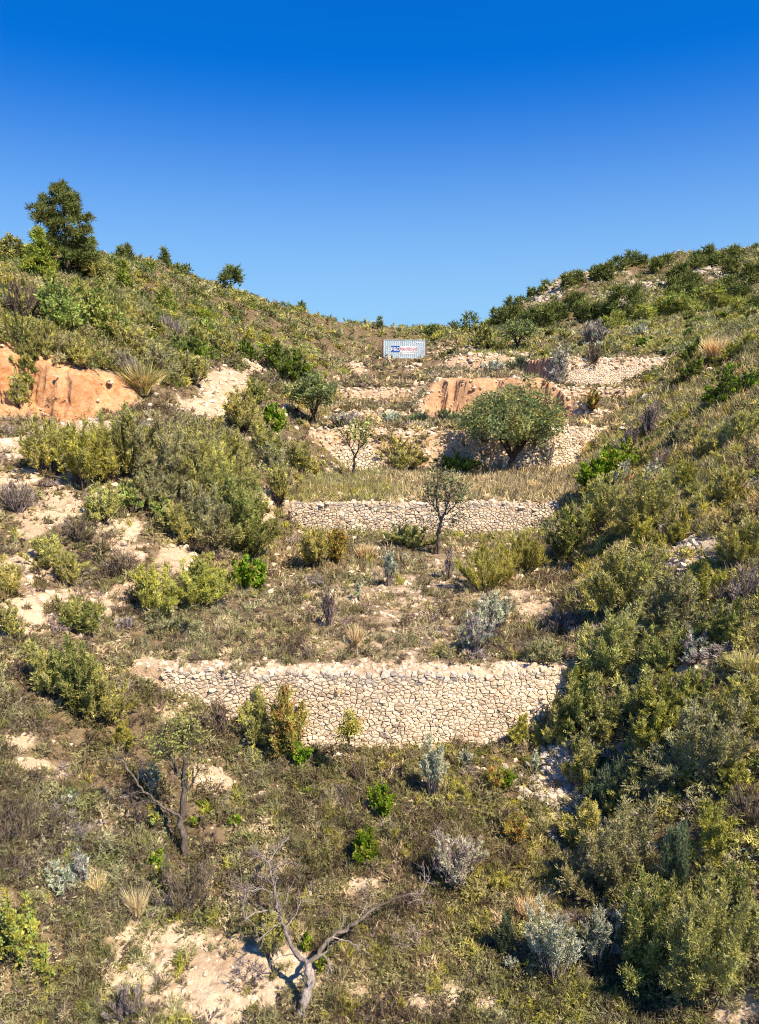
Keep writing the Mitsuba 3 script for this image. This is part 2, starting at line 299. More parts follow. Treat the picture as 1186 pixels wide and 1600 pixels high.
# ------------------------------------------------------------------ the ground, split by what it is
PX = 1 / 761.0     # metres per render pixel and metre of distance
BARE = [(-10.40, 21.59, 0.75, 1.89, 0.72), (-14.75, 30.42, 0.93, 1.59, 0.6), (-12.60, 28.56, 0.73, 2.43, 0.7), (-11.68, 29.65, 0.50, 2.05, 0.6), (-9.69, 27.73, 0.71, 1.73, 0.6), (-7.66, 27.76, 0.62, 1.09, 0.8), (-9.40, 22.87, 1.19, 1.55, 0.6), (-15.94, 35.57, 0.90, 2.32, 0.7), (-12.89, 30.85, 0.58, 2.65, 0.6), (-10.65, 28.13, 0.48, 1.97, 0.55), (-8.86, 27.28, 0.42, 1.04, 0.55), (-11.86, 23.80, 0.53, 1.80, 0.7), (-11.08, 24.25, 0.38, 1.76, 0.55), (-8.54, 24.46, 0.42, 1.28, 0.5), (0.15, 25.12, 3.28, 4.18, 0.42), (3.29, 30.01, 2.07, 3.89, 0.4), (-6.16, 20.38, 0.90, 0.25, 1), (-5.49, 19.77, 0.70, 0.84, 0.7), (-2.84, 12.35, 2.22, 0.93, 0.8), (-4.20, 13.05, 1.10, 0.58, 0.75), (-4.21, 17.73, 0.48, 0.39, 0.9), (-0.44, 14.48, 0.54, 0.35, 0.8), (5.39, 26.20, 1.00, 1.64, 0.8), (0.43, 29.08, 1.26, 1.82, 0.5), (1.21, 24.45, 1.28, 1.31, 0.45), (-11.09, 57.39, 1.71, 7.15, 1), (-11.02, 48.08, 1.44, 3.10, 1), (-11.01, 67.29, 1.22, 2.55, 1), (-17.51, 36.39, 1.04, 2.12, 1), (-15.62, 39.45, 2.31, 1.74, 0.9), (10.06, 24.03, 0.91, 1.20, 0.9), (7.58, 18.38, 0.81, 0.32, 0.7), (-5.84, 37.52, 0.51, 2.43, 1), (4.50, 17.96, 0.49, 1.04, 0.7), (4.01, 15.80, 0.20, 0.82, 0.5), (1.43, 11.84, 1.01, 0.30, 0.6), (-0.37, 11.96, 0.68, 0.38, 0.6), (-8.42, 16.42, 0.59, 0.52, 0.7), (-7.62, 15.87, 0.57, 0.36, 0.6), (13.20, 27.01, 0.46, 0.78, 0.7), (11.17, 36.90, 0.03, 0.10, 0), (6.40, 13.77, 0.25, 0.25, 0.5), (5.97, 11.06, 0.42, 0.26, 0.8), (49.71, 237.62, 13.54, 12.00, 0.95), (54.15, 236.31, 6.91, 10.37, 0.9), (58.71, 204.52, 6.67, 12.00, 0.8), (62.25, 187.36, 4.59, 9.55, 0.8), (75.37, 217.13, 5.30, 10.68, 0.6), (92.31, 224.42, 5.46, 11.40, 0.7), (58.53, 143.86, 3.53, 12.00, 0.5), (72.45, 243.48, 5.13, 6.31, 0.6)]          # (x, y, rx, ry, strength): soil without plants
def bare_mask(X, Y):
    w = 1.1 * n2(X, Y, 0.8, 5, 31)
    m = np.zeros(np.shape(X))
    for x, y, rx, ry, s in BARE:
        m = np.maximum(m, s * ss(1.3, .7, np.hypot((X - x) / rx, (Y - y) / ry) + w))
    e1 = Y - wall1_y(X)
    m = np.maximum(m, ss(.0, .35, e1) * ss(1.5, .9, e1 + 1.2 * w) * (X > -7.0) * (X < 5.6))
    e2 = Y - wall2_y(X)
    m = np.maximum(m, ss(.0, .3, e2) * ss(1.0, .5, e2 + 1.5 * w) * (X > -5) * (X < 9))
    return m
_hw, _sd = hill_weight(GX.ravel(), GY.ravel())
_sd = _sd.reshape(GX.shape)
_gy, _gx = np.gradient(GZ, axis=0) / np.gradient(GY, axis=0), np.gradient(GZ, axis=1) / np.gradient(GX, axis=1)
STEEP = np.hypot(_gx, _gy)
def clay_of(X, Y, sd):
    c = ss(1.9, .7, np.abs(sd)) * ss(52, 46, Y) * ss(-13.2, -14.6, X)
    w = .8 * n2(X, Y, .3, 3, 41)
    c = np.maximum(c, ss(3.0, 4.5, X + w) * ss(17.8, 16.5, X + w) * ss(64.5, 65.5, Y + w) * ss(73, 70, Y + w) * .62)
    c = np.maximum(c, ss(10, 13, X + w) * ss(24, 21.5, X + w) * ss(87, 88, Y + w) * ss(95, 93, Y + w) * .6)
    return c
CLAY = clay_of(GX, GY, _sd)
CLAYB = CLAY
_push = CLAY * (1.0 * n2(GX, GZ * .2, .9, 3, 91) + 1.0 * n2(GX, GZ * .35, 2.8, 3, 92) + .35 * n2(GX, GZ, 7.0, 2, 94)) * ss(.25, .6, CLAY)
GYP = GY + _push                                    # crumbling relief of the cut banks: a sideways push, so they can overhang
_verts = np.stack([GX, GYP, GZ + .12 * CLAY * n2(GX, GY + GZ, 4.0, 2, 93)], -1).reshape(-1, 3)
BAREG = bare_mask(GX, GY)
valley_bank = ss(.55, 1.0, STEEP) * (GY > 45) * (GY < 122) * (GX > -8) * (GX < 32) * (GZ < floor_z(GX, GY) + .5)
CLAY = np.maximum(CLAY, .34 * valley_bank)
LITTER = (1 - np.maximum.reduce([CLAYB, BAREG, valley_bank * .9])) * .85
ZONE = np.zeros(GX.shape, int)                      # 0 terraces, 1 left hillside, 2 right hillside, 3 far hill
_fl = floor_z(GX, GY)
ZONE[(GX > 3) & (GZ > _fl + .35)] = 2
ZONE[(GX < 0) & (GZ > _fl + .35)] = 1
ZONE[_sd > 0] = 1
ZONE[(GY > 145) & (GX > 4)] = 3
_fz = ZONE.ravel()[_faces[:, 0]]
_uv = np.stack([CLAY.ravel(), LITTER.ravel()], 1)
for z, name, text in ((0, 'ground', 'terraced valley floor of pale tan soil stepping up to the container'), (1, 'left_hillside', 'scrub covered hillside left of the terraces with an orange clay bank'),
                      (2, 'right_hillside', 'shaded scrub slope rising right of the terraces'), (3, 'far_hill', 'distant pine dotted rocky hill at the upper right')):
    f = _faces[_fz == z]
    ids, inv = np.unique(f, return_inverse=True)
    scene[name] = mikit.ply((_verts[ids], inv.reshape(-1, 3)), 'soil', smooth=True, uv=_uv[ids])
    tag(name, text, kind='structure')
_o = 400.0
_out = trimesh.creation.box((2 * _o, 2 * _o, .2)); _out.apply_translation((0, 160, -14))
scene['terrain'] = mikit.ply(_out, 'soil', uv=np.tile([0, .9], (len(_out.vertices), 1)))
tag('terrain', 'low scrub land around and below the hills', kind='structure')

# ------------------------------------------------------------------ dry stone walls
def wall_cells(rng, x0, x1, h, aw, ah):
    """Tightly fitted irregular stones in the wall plane, as polygons in (s, h)."""
    k = aw / ah
    W, Hh = x1 - x0, h * k
    # darts with their own radii, so large blocks sit among small ones
    pts, rad, grid = [], [], {}
    for _ in range(int(60 * (W + 2) * Hh / aw ** 2)):
        p = (rng.uniform(x0 - 1, x1 + 1), rng.uniform(-.3, Hh + .3)); r = aw * .5 * rng.choice([.5, .72, 1.0, 1.35, 1.75, 2.2], p=[.22, .25, .25, .16, .09, .03])
        g = (int(p[0] // aw), int(p[1] // aw))
        if all((p[0] - q[0]) ** 2 + (p[1] - q[1]) ** 2 > (.92 * (r + q[2])) ** 2 for a in (-2, -1, 0, 1, 2) for b in (-2, -1, 0, 1, 2) for q in grid.get((g[0] + a, g[1] + b), ())):
            pts.append(p); grid.setdefault(g, []).append((*p, r))
    pts = np.array(pts)
    pad = [(x, -Hh) for x in np.arange(x0 - 2, x1 + 2, aw)] + [(x, 2 * Hh) for x in np.arange(x0 - 2, x1 + 2, aw)]
    vor = Voronoi(np.vstack([pts, pad]))
    out = []
    for i in range(len(pts)):
        reg = vor.regions[vor.point_region[i]]
        if -1 in reg or not len(reg): continue
        P = vor.vertices[reg].copy(); P[:, 1] /= k
        c = P.mean(0)
        if c[0] < x0 or c[0] > x1 or c[1] < 0 or c[1] > h: continue
        out.append(Polygon(P))
    return out
def stone_mesh(poly, rng, gap, proud, depth, lean):
    p = poly.buffer(-gap)
    if p.is_empty or p.area < .002: return None
    r = .07 * math.sqrt(p.area)
    q = p.buffer(-r, join_style=2).buffer(r * .85, join_style=2, mitre_limit=1.6)
    if q.is_empty: q = p
    if q.geom_type != 'Polygon': q = max(q.geoms, key=lambda g: g.area)
    q = q.simplify(.012)
    xy = np.array(q.exterior.coords)[:-1]
    if Polygon(xy).exterior.is_ccw is False: xy = xy[::-1]
    n, c = len(xy), xy.mean(0)
    if n < 3: return None
    size = math.sqrt(q.area)
    tilt = rng.normal(scale=.16, size=2)
    def ring(s, d):
        o = c + (xy - c) * s
        return np.stack([o[:, 0], o[:, 1], d + (o - c) @ tilt + rng.normal(scale=.012 * size / .2, size=n) * (d > -.05)], 1)
    R = [ring(.98, -depth), ring(1.0, proud - .10 * size), ring(.93, proud - .025 * size), ring(.5, proud)]
    V = np.vstack(R + [np.array([[c[0], c[1], proud + .01]])])
    F = []
    for a in range(3):
        for j in range(n):
            k = (j + 1) % n
            F += [(a * n + j, a * n + k, (a + 1) * n + k), (a * n + j, (a + 1) * n + k, (a + 1) * n + j)]
    F += [(3 * n + j, 3 * n + (j + 1) % n, 4 * n) for j in range(n)]
    return V, np.array(F)
def build_wall(key, rng, x0, x1, yfun, batter, aw, ah, ztop, zbot, gap, most, label, gray, keep=lambda s, z: True, piece='stone'):
    """Stones on the leaning face between zbot(x) and ztop(x); the largest become parts, the rest one part."""
    zlo, zhi = min(zbot(x) for x in np.linspace(x0, x1, 30)), max(ztop(x) for x in np.linspace(x0, x1, 30))
    H = zhi - zlo
    made = []
    for poly in wall_cells(rng, x0, x1, H, aw, ah):
        c = poly.centroid
        z = zlo + c.y
        if z < zbot(c.x) - .1 or z > ztop(c.x) + rng.normal(scale=.04) or not keep(c.x, z): continue
        m = stone_mesh(poly, rng, gap * rng.uniform(.6, 1.5), abs(rng.normal(scale=.018)) + .01 + .10 * float(n2(np.array([c.x]), np.array([z]), .7, 2, 77)[0]), .16, 0)
        if m is None: continue
        V, F = m
        zz = zlo + V[:, 1]
        y = yfun(V[:, 0]) + batter(zz) - V[:, 2]
        up = np.clip((z - zbot(c.x)) / max(ztop(c.x) - zbot(c.x), .3), 0, 1)
        uv = np.tile([rng.random(), np.clip(gray(c.x, up) + rng.normal(scale=.2), 0, 1)], (len(V), 1))
        made.append((poly.area, np.stack([V[:, 0], y, zz], 1), F, uv))
    made.sort(key=lambda m: -m[0])
    for _, V, F, uv in made[:most]:
        scene[numbered(f'{key}__{piece}')] = mikit.ply((V, F), 'stone', uv=uv)
    rest = made[most:]
    if rest:
        n = np.cumsum([0] + [len(m[1]) for m in rest])
        k = f'{key}__stone_facing' if most == 0 else f'{key}__small_stones'
        scene[k] = mikit.ply((np.vstack([m[1] for m in rest]), np.vstack([m[2] + a for m, a in zip(rest, n)])), 'stone', uv=np.vstack([m[3] for m in rest]))
        tag(k, kind='stuff')
    tag(key, label, 'stone wall')
rng = np.random.default_rng(11)
def gz(x, y): return float(height(np.array([float(x)]), np.array([float(y)]), False)[0])
def tabled(f, x0, x1, n=60):
    xs = np.linspace(x0, x1, n); ys = np.array([f(x) for x in xs])
    return lambda x: np.interp(x, xs, ys)
def terrain_wall(key, x0, x1, yfun, thick, aw, ah, gap, most, label, gray, top=0.0, rag=.06, seed=0, foot=-.12, lean=None):
    zb = tabled(lambda x: gz(x, yfun(x) - foot * 0 - .05), x0, x1)
    zt = tabled(lambda x: gz(x, yfun(x) + thick + .1) + top + rag * 2 * float(n2(np.array([x]), np.array([0.]), .8, 3, 50 + seed)[0]), x0, x1)
    zl, zh = min(zb(x) for x in np.linspace(x0, x1, 40)), max(zt(x) for x in np.linspace(x0, x1, 40))
    build_wall(key, rng, x0, x1, yfun, lambda z: thick * np.clip((z - zl) / (zh - zl), 0, 1) - .04, aw, ah, zt, lambda x: zb(x) + foot, gap, most, label, gray)
terrain_wall('dry_stone_wall', -6.1, 5.9, wall1_y, .42, .20, .125, .007, 300, 'large curved dry stone retaining wall nearest the viewer, across the lowest terrace',
             lambda x, u: .10 + .5 * ss(.78, 1.0, u) - .25 * ss(1, 4, x) * ss(.8, .5, u), top=.02, seed=1)
terrain_wall('dry_stone_wall_001', -4.6, 9.3, wall2_y, .42, .25, .165, .012, 300, 'long straight dry stone wall across the middle, behind the thin bare tree',
             lambda x, u: .45 + .3 * ss(.7, 1, u), top=.03, seed=2)
def w3y(X): return 52.2 + .8 * n2(X, 52 * .2 + 0 * np.asarray(X, float), .25, 3, 5) + 0.006 * (np.asarray(X) - 3) ** 2
terrain_wall('dry_stone_wall_002', 8.6, 17.5, lambda x: w3y(np.asarray(x, float)), 2.0, .36, .24, .014, 0, 'stone wall behind the round olive tree, its top curving up to the right slope', lambda x, u: .3, top=.05, seed=3)
terrain_wall('dry_stone_wall_003', -5.2, 0.3, lambda x: w3y(np.asarray(x, float)), 2.0, .34, .24, .014, 0, 'collapsing stone wall on the bank left of the big green bush', lambda x, u: .3, top=-.1, seed=4)
def w6y(X): return 84.4 + .8 * n2(X, 85 * .2 + 0 * np.asarray(X, float), .25, 3, 5)
terrain_wall('dry_stone_wall_004', 20.2, 31.6, lambda x: w6y(np.asarray(x, float)), 2.2, .34, .23, .014, 0, 'high stone wall at the upper right under the orange terrace edge', lambda x, u: .25, top=.0, seed=5)

# ------------------------------------------------------------------ shipping container
def container():
    key = 'shipping_container'
    L, W, H = 6.06, 2.44, 2.59
    x0, y0 = 0.42, 108.8
    z0 = 16.35 + .03
    yaw = math.radians(2.5)
    M = T().translate([x0 + L / 2, y0 + W / 2, z0]).rotate([0, 0, 1], math.degrees(yaw))
    def paint(base, rust):
        def fn(p, n, uv):
            a = mikit.fbm(p.x * 2.2, p.y * 2.2, p.z * .7, 4)
            b = mikit.fbm(p.x * 9, p.y * 9, p.z * 3, 3)
            c = mikit.mix(base, tuple(.72 * x for x in base), mikit.smoothstep(.45, .75, a) * .6)
            return mikit.mix(c, (.22, .10, .05), mikit.smoothstep(.62, .8, b * .6 + a * .4) * rust)
        return {'type': 'principled', 'base_color': mikit.proc(fn), 'roughness': .55, 'specular': .4}
    scene['grey_blue_paint'] = paint((.47, .58, .64), .7)
    scene['rust_paint'] = paint((.33, .20, .15), .9)
    scene['white_decal'] = paint((.80, .78, .78), .15)
    scene['blue_decal'] = paint((.03, .10, .40), .1)
    scene['navy_letters'] = paint((.05, .04, .18), .1)
    scene['red_letters'] = paint((.42, .06, .14), .1)
    def corrugated(l, h, pitch, depth):
        n = int(l / pitch); prof = []
        for i in range(n):
            a = -l / 2 + i * l / n; s = l / n
            prof += [(a + .08 * s, 0), (a + .40 * s, 0), (a + .55 * s, depth), (a + .90 * s, depth)]
        prof = [(-l / 2, 0)] + prof + [(l / 2, 0)]
        p = np.array(prof); m = len(p)
        V = np.vstack([np.c_[p, np.zeros(m)], np.c_[p, np.full(m, h)]])
        F = [[i, i + 1, m + i + 1, m + i] for i in range(m - 1)]
        return V, np.array(F)
    def put(name, mesh, b, off=(0, 0, 0), rz=0, smooth=False):
        scene[numbered(f'{key}__{name}')] = mikit.ply(mesh, b, to_world=M @ T().translate(list(off)).rotate([0, 0, 1], rz))
    V, F = corrugated(L - .24, H - .24, .278, .036)
    scene['grey_blue_sheet'] = {'type': 'twosided', 'b': scene.pop('grey_blue_paint')}
    put('side_panel', (V, F), 'grey_blue_sheet', (0, -W / 2 + .03, .14))
    put('side_panel', (V, F), 'grey_blue_sheet', (0, W / 2 - .03, .14), 180)
    V2, F2 = corrugated(W - .24, H - .24, .278, .036)
    put('end_panel', (V2, F2), 'grey_blue_sheet', (-L / 2 + .03, 0, .14), -90)
    put('end_panel', (V2, F2), 'grey_blue_sheet', (L / 2 - .03, 0, .14), 90)
    b = lambda sx, sy, sz: trimesh.creation.box((sx, sy, sz))
    put('roof_panel', b(L - .1, W - .1, .03), 'grey_blue_sheet', (0, 0, H - .03))
    put('floor_frame', b(L - .1, W - .1, .12), 'rust_paint', (0, 0, .08))
    for sx in (-1, 1):
        for sy in (-1, 1):
            put('corner_post', b(.12, .12, H - .26), 'rust_paint', (sx * (L / 2 - .06), sy * (W / 2 - .06), H / 2))
            for z in (.065, H - .065): put('corner_casting', b(.17, .165, .12), 'rust_paint', (sx * (L / 2 - .08), sy * (W / 2 - .078), z))
    for sy in (-1, 1):
        put('top_rail', b(L - .3, .06, .1), 'grey_blue_sheet', (0, sy * (W / 2 - .034), H - .06))
        put('bottom_rail', b(L - .3, .06, .14), 'grey_blue_sheet', (0, sy * (W / 2 - .034), .075))
    # painted emblem: white letters on a blue square, then the dark name on a white field, as plates on the ribs
    yf = -W / 2 + .028
    def plate(name, w, h, mat, x, z): put(name, b(w, .006, h), mat, (x, yf - .003, z))
    plate('blue_emblem', 1.18, .84, 'blue_decal', -L / 2 + 1.75, 1.30)
    plate('white_sign', 2.32, .90, 'white_decal', -L / 2 + 3.58, 1.27)
    plate('white_strip', 1.9, .16, 'white_decal', -L / 2 + 3.6, .68)
    R = T().rotate([1, 0, 0], 90)
    def text(s, h, mat, x, z):
        t = meshkit.text_mesh(s, h, .006, True)
        w = t.bounds[1][0] - t.bounds[0][0]
        scene[numbered(f'{key}__lettering')] = mikit.ply(t, mat, to_world=M @ T().translate([x - w / 2 - t.bounds[0][0], yf - .007, z]) @ R)
    text('P&O', .46, 'white_decal', -L / 2 + 1.75, 1.08)
    text('Nedlloyd', .42, 'red_letters', -L / 2 + 3.58, 1.10)
    text('POCU 022', .13, 'white_decal', L / 2 - .95, H - .42) if False else None
    plate('white_strip', .9, .10, 'white_decal', L / 2 - 1.0, H - .40)
    tag(key, 'pale grey blue corrugated shipping container with blue and white sign, on the top terrace', 'shipping container')
container()

# ------------------------------------------------------------------ plants
STYLES = {
    # kinds: palette weights per sprig; bare: leafless share of the stems; ns: stems; lean: how far stems fan out; quad: broad leaves; twig: colour of the stems
    'olive':   dict(kinds=((0, .42), (23, .30), (15, .18), (1, .10)), bare=.28, lean=1.0, twig=12, cov=3.0, asp=3.4),
    'tan':     dict(kinds=((15, .50), (24, .25), (0, .15), (18, .10)), bare=.25, lean=1.0, twig=12, cov=2.6, asp=3.4),
    'dark':    dict(kinds=((11, .40), (0, .60)), bare=.15, lean=1.0, twig=13, cov=3.2, asp=3.2),
    'yellow':  dict(kinds=((1, .65), (0, .35)), bare=.25, lean=1.0, twig=12, cov=3.0, asp=3.6),
    'broom':   dict(kinds=((1, .45), (0, .55)), bare=.10, lean=1.25, twig=12, cov=2.6, asp=6, spiky=True),
    'blue':    dict(kinds=((17, .75), (9, .25)), bare=.1, lean=.8, twig=12, cov=2.4, asp=6, spiky=True),
    'fresh':   dict(kinds=((2, .8), (1, .2)), bare=.10, lean=.95, twig=13, cov=3.2, asp=2.2, quad=True),
    'lentisc': dict(kinds=((2, .85), (1, .15)), bare=.05, lean=1.0, twig=13, cov=3.2, asp=1.8, quad=True),
    'oak':     dict(kinds=((11, .75), (2, .25)), bare=.05, lean=1.0, twig=13, cov=3.0, asp=1.8, quad=True),
    'pale':    dict(kinds=((16, .75), (0, .25)), bare=.15, lean=1.0, twig=13, cov=3.0, asp=2.0, quad=True),
    'silver':  dict(kinds=((3, .9), (9, .1)), bare=.5, lean=1.0, twig=14, cov=1.9, asp=3.0, flat=.35, twigs=1.4),
    'greysil': dict(kinds=((3, .5), (19, .5)), bare=.35, lean=1.05, twig=19, cov=1.5, asp=3.6, twigs=2.0, flat=.3),
    'twig':    dict(kinds=((4, .6), (18, .4)), bare=.25, lean=1.0, twig=4, cov=1.0, asp=5, twigs=3.0, spiky=True),
    'mauve':   dict(kinds=((19, .7), (4, .3)), bare=.2, lean=1.0, twig=19, cov=.9, asp=5, twigs=3.0, spiky=True),
    'rusty':   dict(kinds=((1, .35), (0, .35), (10, .30)), bare=.1, lean=.8, twig=13, cov=3.0, asp=2.6),
    'golden':  dict(kinds=((5, .8), (6, .2)), bare=.0, lean=.8, twig=6, cov=2.2, asp=9, grass=True),
    'straw':   dict(kinds=((6, .7), (5, .3)), bare=.0, lean=.7, twig=6, cov=2.0, asp=9, grass=True),
    'esparto': dict(kinds=((15, .45), (1, .3), (5, .25)), bare=.0, lean=1.3, twig=6, cov=2.4, asp=9, grass=True),
    'flower':  dict(kinds=((20, .5), (9, .5)), bare=.3, lean=1.1, twig=12, cov=.9, asp=1.6, quad=True),
    'leafy':   dict(kinds=((16, .5), (1, .5)), bare=.45, lean=.9, twig=13, cov=1.1, asp=2.0, quad=True),
}
def pick(kinds, m, rng):
    k = np.array([a for a, _ in kinds]); w = np.array([b for _, b in kinds], float)
    return rng.choice(k, size=m, p=w / w.sum())
def shrub_geometry(rng, H, W, d, st, L, Tb, origin, slope=(0, 0)):
    """One shrub: stems fanning from the base to an uneven dome, side sprigs along them, leaves along the sprigs."""
    px = PX * d
    wpx, hpx = W / px, H / px
    o = np.asarray(origin, float)
    if st.get('grass'):
        m = int(np.clip(wpx * hpx * st['cov'] / 3.0, 40, 4000))
        r = np.sqrt(rng.random(m)) * W * .22; az = rng.random(m) * 2 * np.pi
        P = o + np.stack([r * np.cos(az), r * np.sin(az), -.03 + 0 * r], 1)
        ln = H * rng.uniform(.55, 1.15, m)
        out = rng.uniform(.05, .55, m) * st['lean']
        az2 = az + rng.normal(scale=.6, size=m)
        D = unit(np.stack([np.cos(az2) * out, np.sin(az2) * out, np.ones(m)], 1))
        mid = P + D * ln[:, None] * .55
        D2 = unit(D + np.stack([np.cos(az2), np.sin(az2), -.35 + 0 * az2], 1) * (out * .75)[:, None])
        kk, sh = pick(st['kinds'], m, rng), rng.random(m)
        lw = max(.8 * px, .006)
        L.add(P, D, ln * .6, lw, kk, sh, rng); L.add(mid - D * ln[:, None] * .1, D2, ln * .55, lw * .9, kk, sh, rng)
        return
    ns = int(np.clip(7 + 9 * math.sqrt(W * H) * 1.6, 8, 38)) if wpx > 12 else int(np.clip(wpx * .8, 5, 12))
    ns = int(ns * min(st.get('twigs', 1), 2.2))
    az = rng.random(ns) * 2 * np.pi; q = np.sqrt(rng.random(ns))
    # an uneven plan outline: a few lobes
    lob = 1 + .22 * np.cos(2 * az + rng.random() * 6) + .16 * np.cos(3 * az + rng.random() * 6)
    r = q * W / 2 * lob * min(st['lean'], 1.15)
    fl = st.get('flat', 0)
    hh = H * (.42 + fl + (.58 - fl) * np.sqrt(np.clip(1 - .92 * q * q, 0, 1))) * rng.uniform(.58, 1.18, ns)
    tip = o + np.stack([r * np.cos(az), r * np.sin(az), hh + slope[0] * r * np.cos(az) + slope[1] * r * np.sin(az)], 1)
    base = o + np.stack([.10 * W * q * np.cos(az), .10 * W * q * np.sin(az), np.full(ns, -.06)], 1) + np.stack([rng.normal(scale=.04 * W, size=ns), rng.normal(scale=.04 * W, size=ns), np.zeros(ns)], 1)
    ctl = base * .45 + tip * .55; ctl[:, 2] = base[:, 2] + (tip[:, 2] - base[:, 2]) * rng.uniform(.38, .6, ns); ctl[:, :2] += rng.normal(scale=.06 * W, size=(ns, 2))
    tw = max(.45 * px, .006)
    Tb.many(base, ctl, tip, tw * (1.5 if wpx > 25 else 1), tw * .5, st['twig'], rng)
    # side sprigs
    fine = 1.5 if wpx > 25 else 2.1
    nleaf = int(wpx * hpx * st['cov'] * 2.1 / fine)
    per = 14 if wpx > 25 else 8
    nsp = max(ns * 3, nleaf // per)
    own = rng.integers(0, ns, nsp)
    t = st['bare'] + (1 - st['bare']) * rng.random(nsp) ** .75
    B = (1 - t)[:, None] ** 2 * base[own] + 2 * (t * (1 - t))[:, None] * ctl[own] + (t ** 2)[:, None] * tip[own]
    tan = unit(2 * (1 - t)[:, None] * (ctl[own] - base[own]) + 2 * t[:, None] * (tip[own] - ctl[own]))
    spiky = st.get('spiky', False)
    D = unit(tan * (1.0 if spiky else .55) + rng.normal(scale=.35 if spiky else .5, size=(nsp, 3)) + np.array([0, 0, .6]))
    ln = (.30 if spiky else .19) * (W * H * H) ** (1 / 3) * rng.uniform(.5, 1.2, nsp) * (1.1 - .45 * t)
    B2 = B + D * ln[:, None]
    if st.get('twigs', 0) > 1 or wpx > 40:
        s = rng.random(nsp) < (.5 if st.get('twigs', 0) > 1 else .12)
        Tb.many(B[s], (B[s] + B2[s]) / 2 + rng.normal(scale=.1, size=(s.sum(), 3)) * ln[s, None], B2[s], tw * .6, tw * .35, st['twig'], rng)
    n = nleaf
    so = rng.integers(0, nsp, n); u = rng.random(n)
    Pl = B[so] + D[so] * (ln[so] * u)[:, None] + rng.normal(scale=1.0, size=(n, 3)) * min(.9 * px, .02 * W ** .5)
    Dl = unit(D[so] * 1.1 + rng.normal(scale=.3 if spiky else .42, size=(n, 3)))
    area = fine * px * px
    lw = math.sqrt(2 * area / st['asp']) if not st.get('quad') else math.sqrt(1.7 * area * 2 / st['asp'])
    ll = lw * st['asp']
    kk = pick(st['kinds'], nsp, rng)[so]
    stem_tone = rng.random(ns)
    shade = np.clip((.36 * stem_tone[own][so]) + .34 * rng.random(nsp)[so] + .3 * rng.random(n), 0, 1)
    L.add(Pl, Dl, ll * rng.uniform(.7, 1.3, n), lw * rng.uniform(.8, 1.2, n), kk, shade, rng, quad=st.get('quad', False))
def slope_at(x, y, e=.4):
    z = height(np.array([x - e, x + e, x, x]), np.array([y, y, y - e, y + e]), False)
    return (z[1] - z[0]) / (2 * e), (z[3] - z[2]) / (2 * e)
NAMES = {'olive': 'shrub', 'tan': 'shrub', 'dark': 'shrub', 'yellow': 'shrub', 'broom': 'broom_bush', 'blue': 'broom_bush', 'fresh': 'young_bush', 'lentisc': 'broadleaf_bush', 'oak': 'broadleaf_bush', 'pale': 'broadleaf_bush',
         'silver': 'silver_shrub', 'greysil': 'silver_shrub', 'twig': 'dry_shrub', 'mauve': 'dry_shrub', 'rusty': 'shrub', 'golden': 'grass_clump', 'straw': 'grass_clump', 'esparto': 'grass_clump', 'leafy': 'leafy_sapling', 'flower': 'flowering_plant'}
def make_shrub(style, x, y, W, H, label=None, group=None, seed=None):
    rng = np.random.default_rng(seed if seed is not None else zlib.crc32(f'{style}{x:.2f}{y:.2f}'.encode()))
    key = numbered(NAMES[style]); st = STYLES[style]
    L, Tb = Leaves(), Tubes()
    shrub_geometry(rng, H, W, math.hypot(x, y), st, L, Tb, (x, y, ground_z(x, y)), slope_at(x, y))
    if st.get('grass') or W / (PX * y) < 9:
        if Tb.n and not st.get('grass') and W / (PX * y) >= 6:
            Tb.put(key + '__stems')
            L.put(key + '__foliage')
        else: L.put(key)
    else:
        L.put(key + '__foliage'); Tb.put(key + '__stems')
    tag(key, label, 'grass' if st.get('grass') else 'bush', group)
    TRI[0] += L.tris()
    return key
TRI = [0]

# ---- trees
def limb(Tb, pts, r0, r1, sides, kind, rng, wob=.03):
    p = np.array(pts, float)
    n = max(4, (5 if kind == 14 else 3) * len(p))
    s = np.r_[0, np.cumsum(np.linalg.norm(np.diff(p, axis=0), axis=1))]; u = np.linspace(0, s[-1], n)
    q = np.stack([np.interp(u, s, p[:, k]) for k in range(3)], 1)
    for _ in range(1): q[1:-1] = .25 * q[:-2] + .5 * q[1:-1] + .25 * q[2:]
    q[1:-1] += rng.normal(scale=wob * s[-1] / n * 2, size=(n - 2, 3))
    rad = np.linspace(r0, r1, n) * (1 + rng.normal(scale=.14 if kind == 14 else .07, size=n))
    Tb.add(q, rad, sides, kind, rng.random())
    return q, rad
def twigs_on(Tb, q, rad, rng, count, length, r, kind, up=.3, t0=.25, sub=2):
    """Side twigs off a limb, each with twiglets; returns the ends (position, direction)."""
    ends = []
    for _ in range(count):
        i = rng.integers(int(t0 * (len(q) - 1)), len(q) - 1)
        tan = unit(q[min(i + 1, len(q) - 1)] - q[i - 1 if i else 0])
        d = unit(tan * .7 + rng.normal(scale=.7, size=3) + np.array([0, 0, up]))
        ln = length * rng.uniform(.5, 1.2)
        e = q[i] + d * ln; c = q[i] + d * ln * .5 + rng.normal(scale=.08 * ln, size=3)
        Tb.add([q[i], q[i] * .25 + c * .5 + e * .25, e], [min(r, rad[i] * .7), r * .7, r * .3], 4, kind, rng.random())
        ends.append((e, d))
        for _ in range(sub):
            t = rng.uniform(.3, .95); b = q[i] * (1 - t) + e * t
            d2 = unit(d + rng.normal(scale=.6, size=3) + np.array([0, 0, up * .5])); l2 = ln * rng.uniform(.3, .6); e2 = b + d2 * l2
            Tb.add([b, (b + e2) / 2 + rng.normal(scale=.06 * l2, size=3), e2], [r * .5, r * .4, r * .2], 3, kind, rng.random())
            ends.append((e2, d2))
    return ends
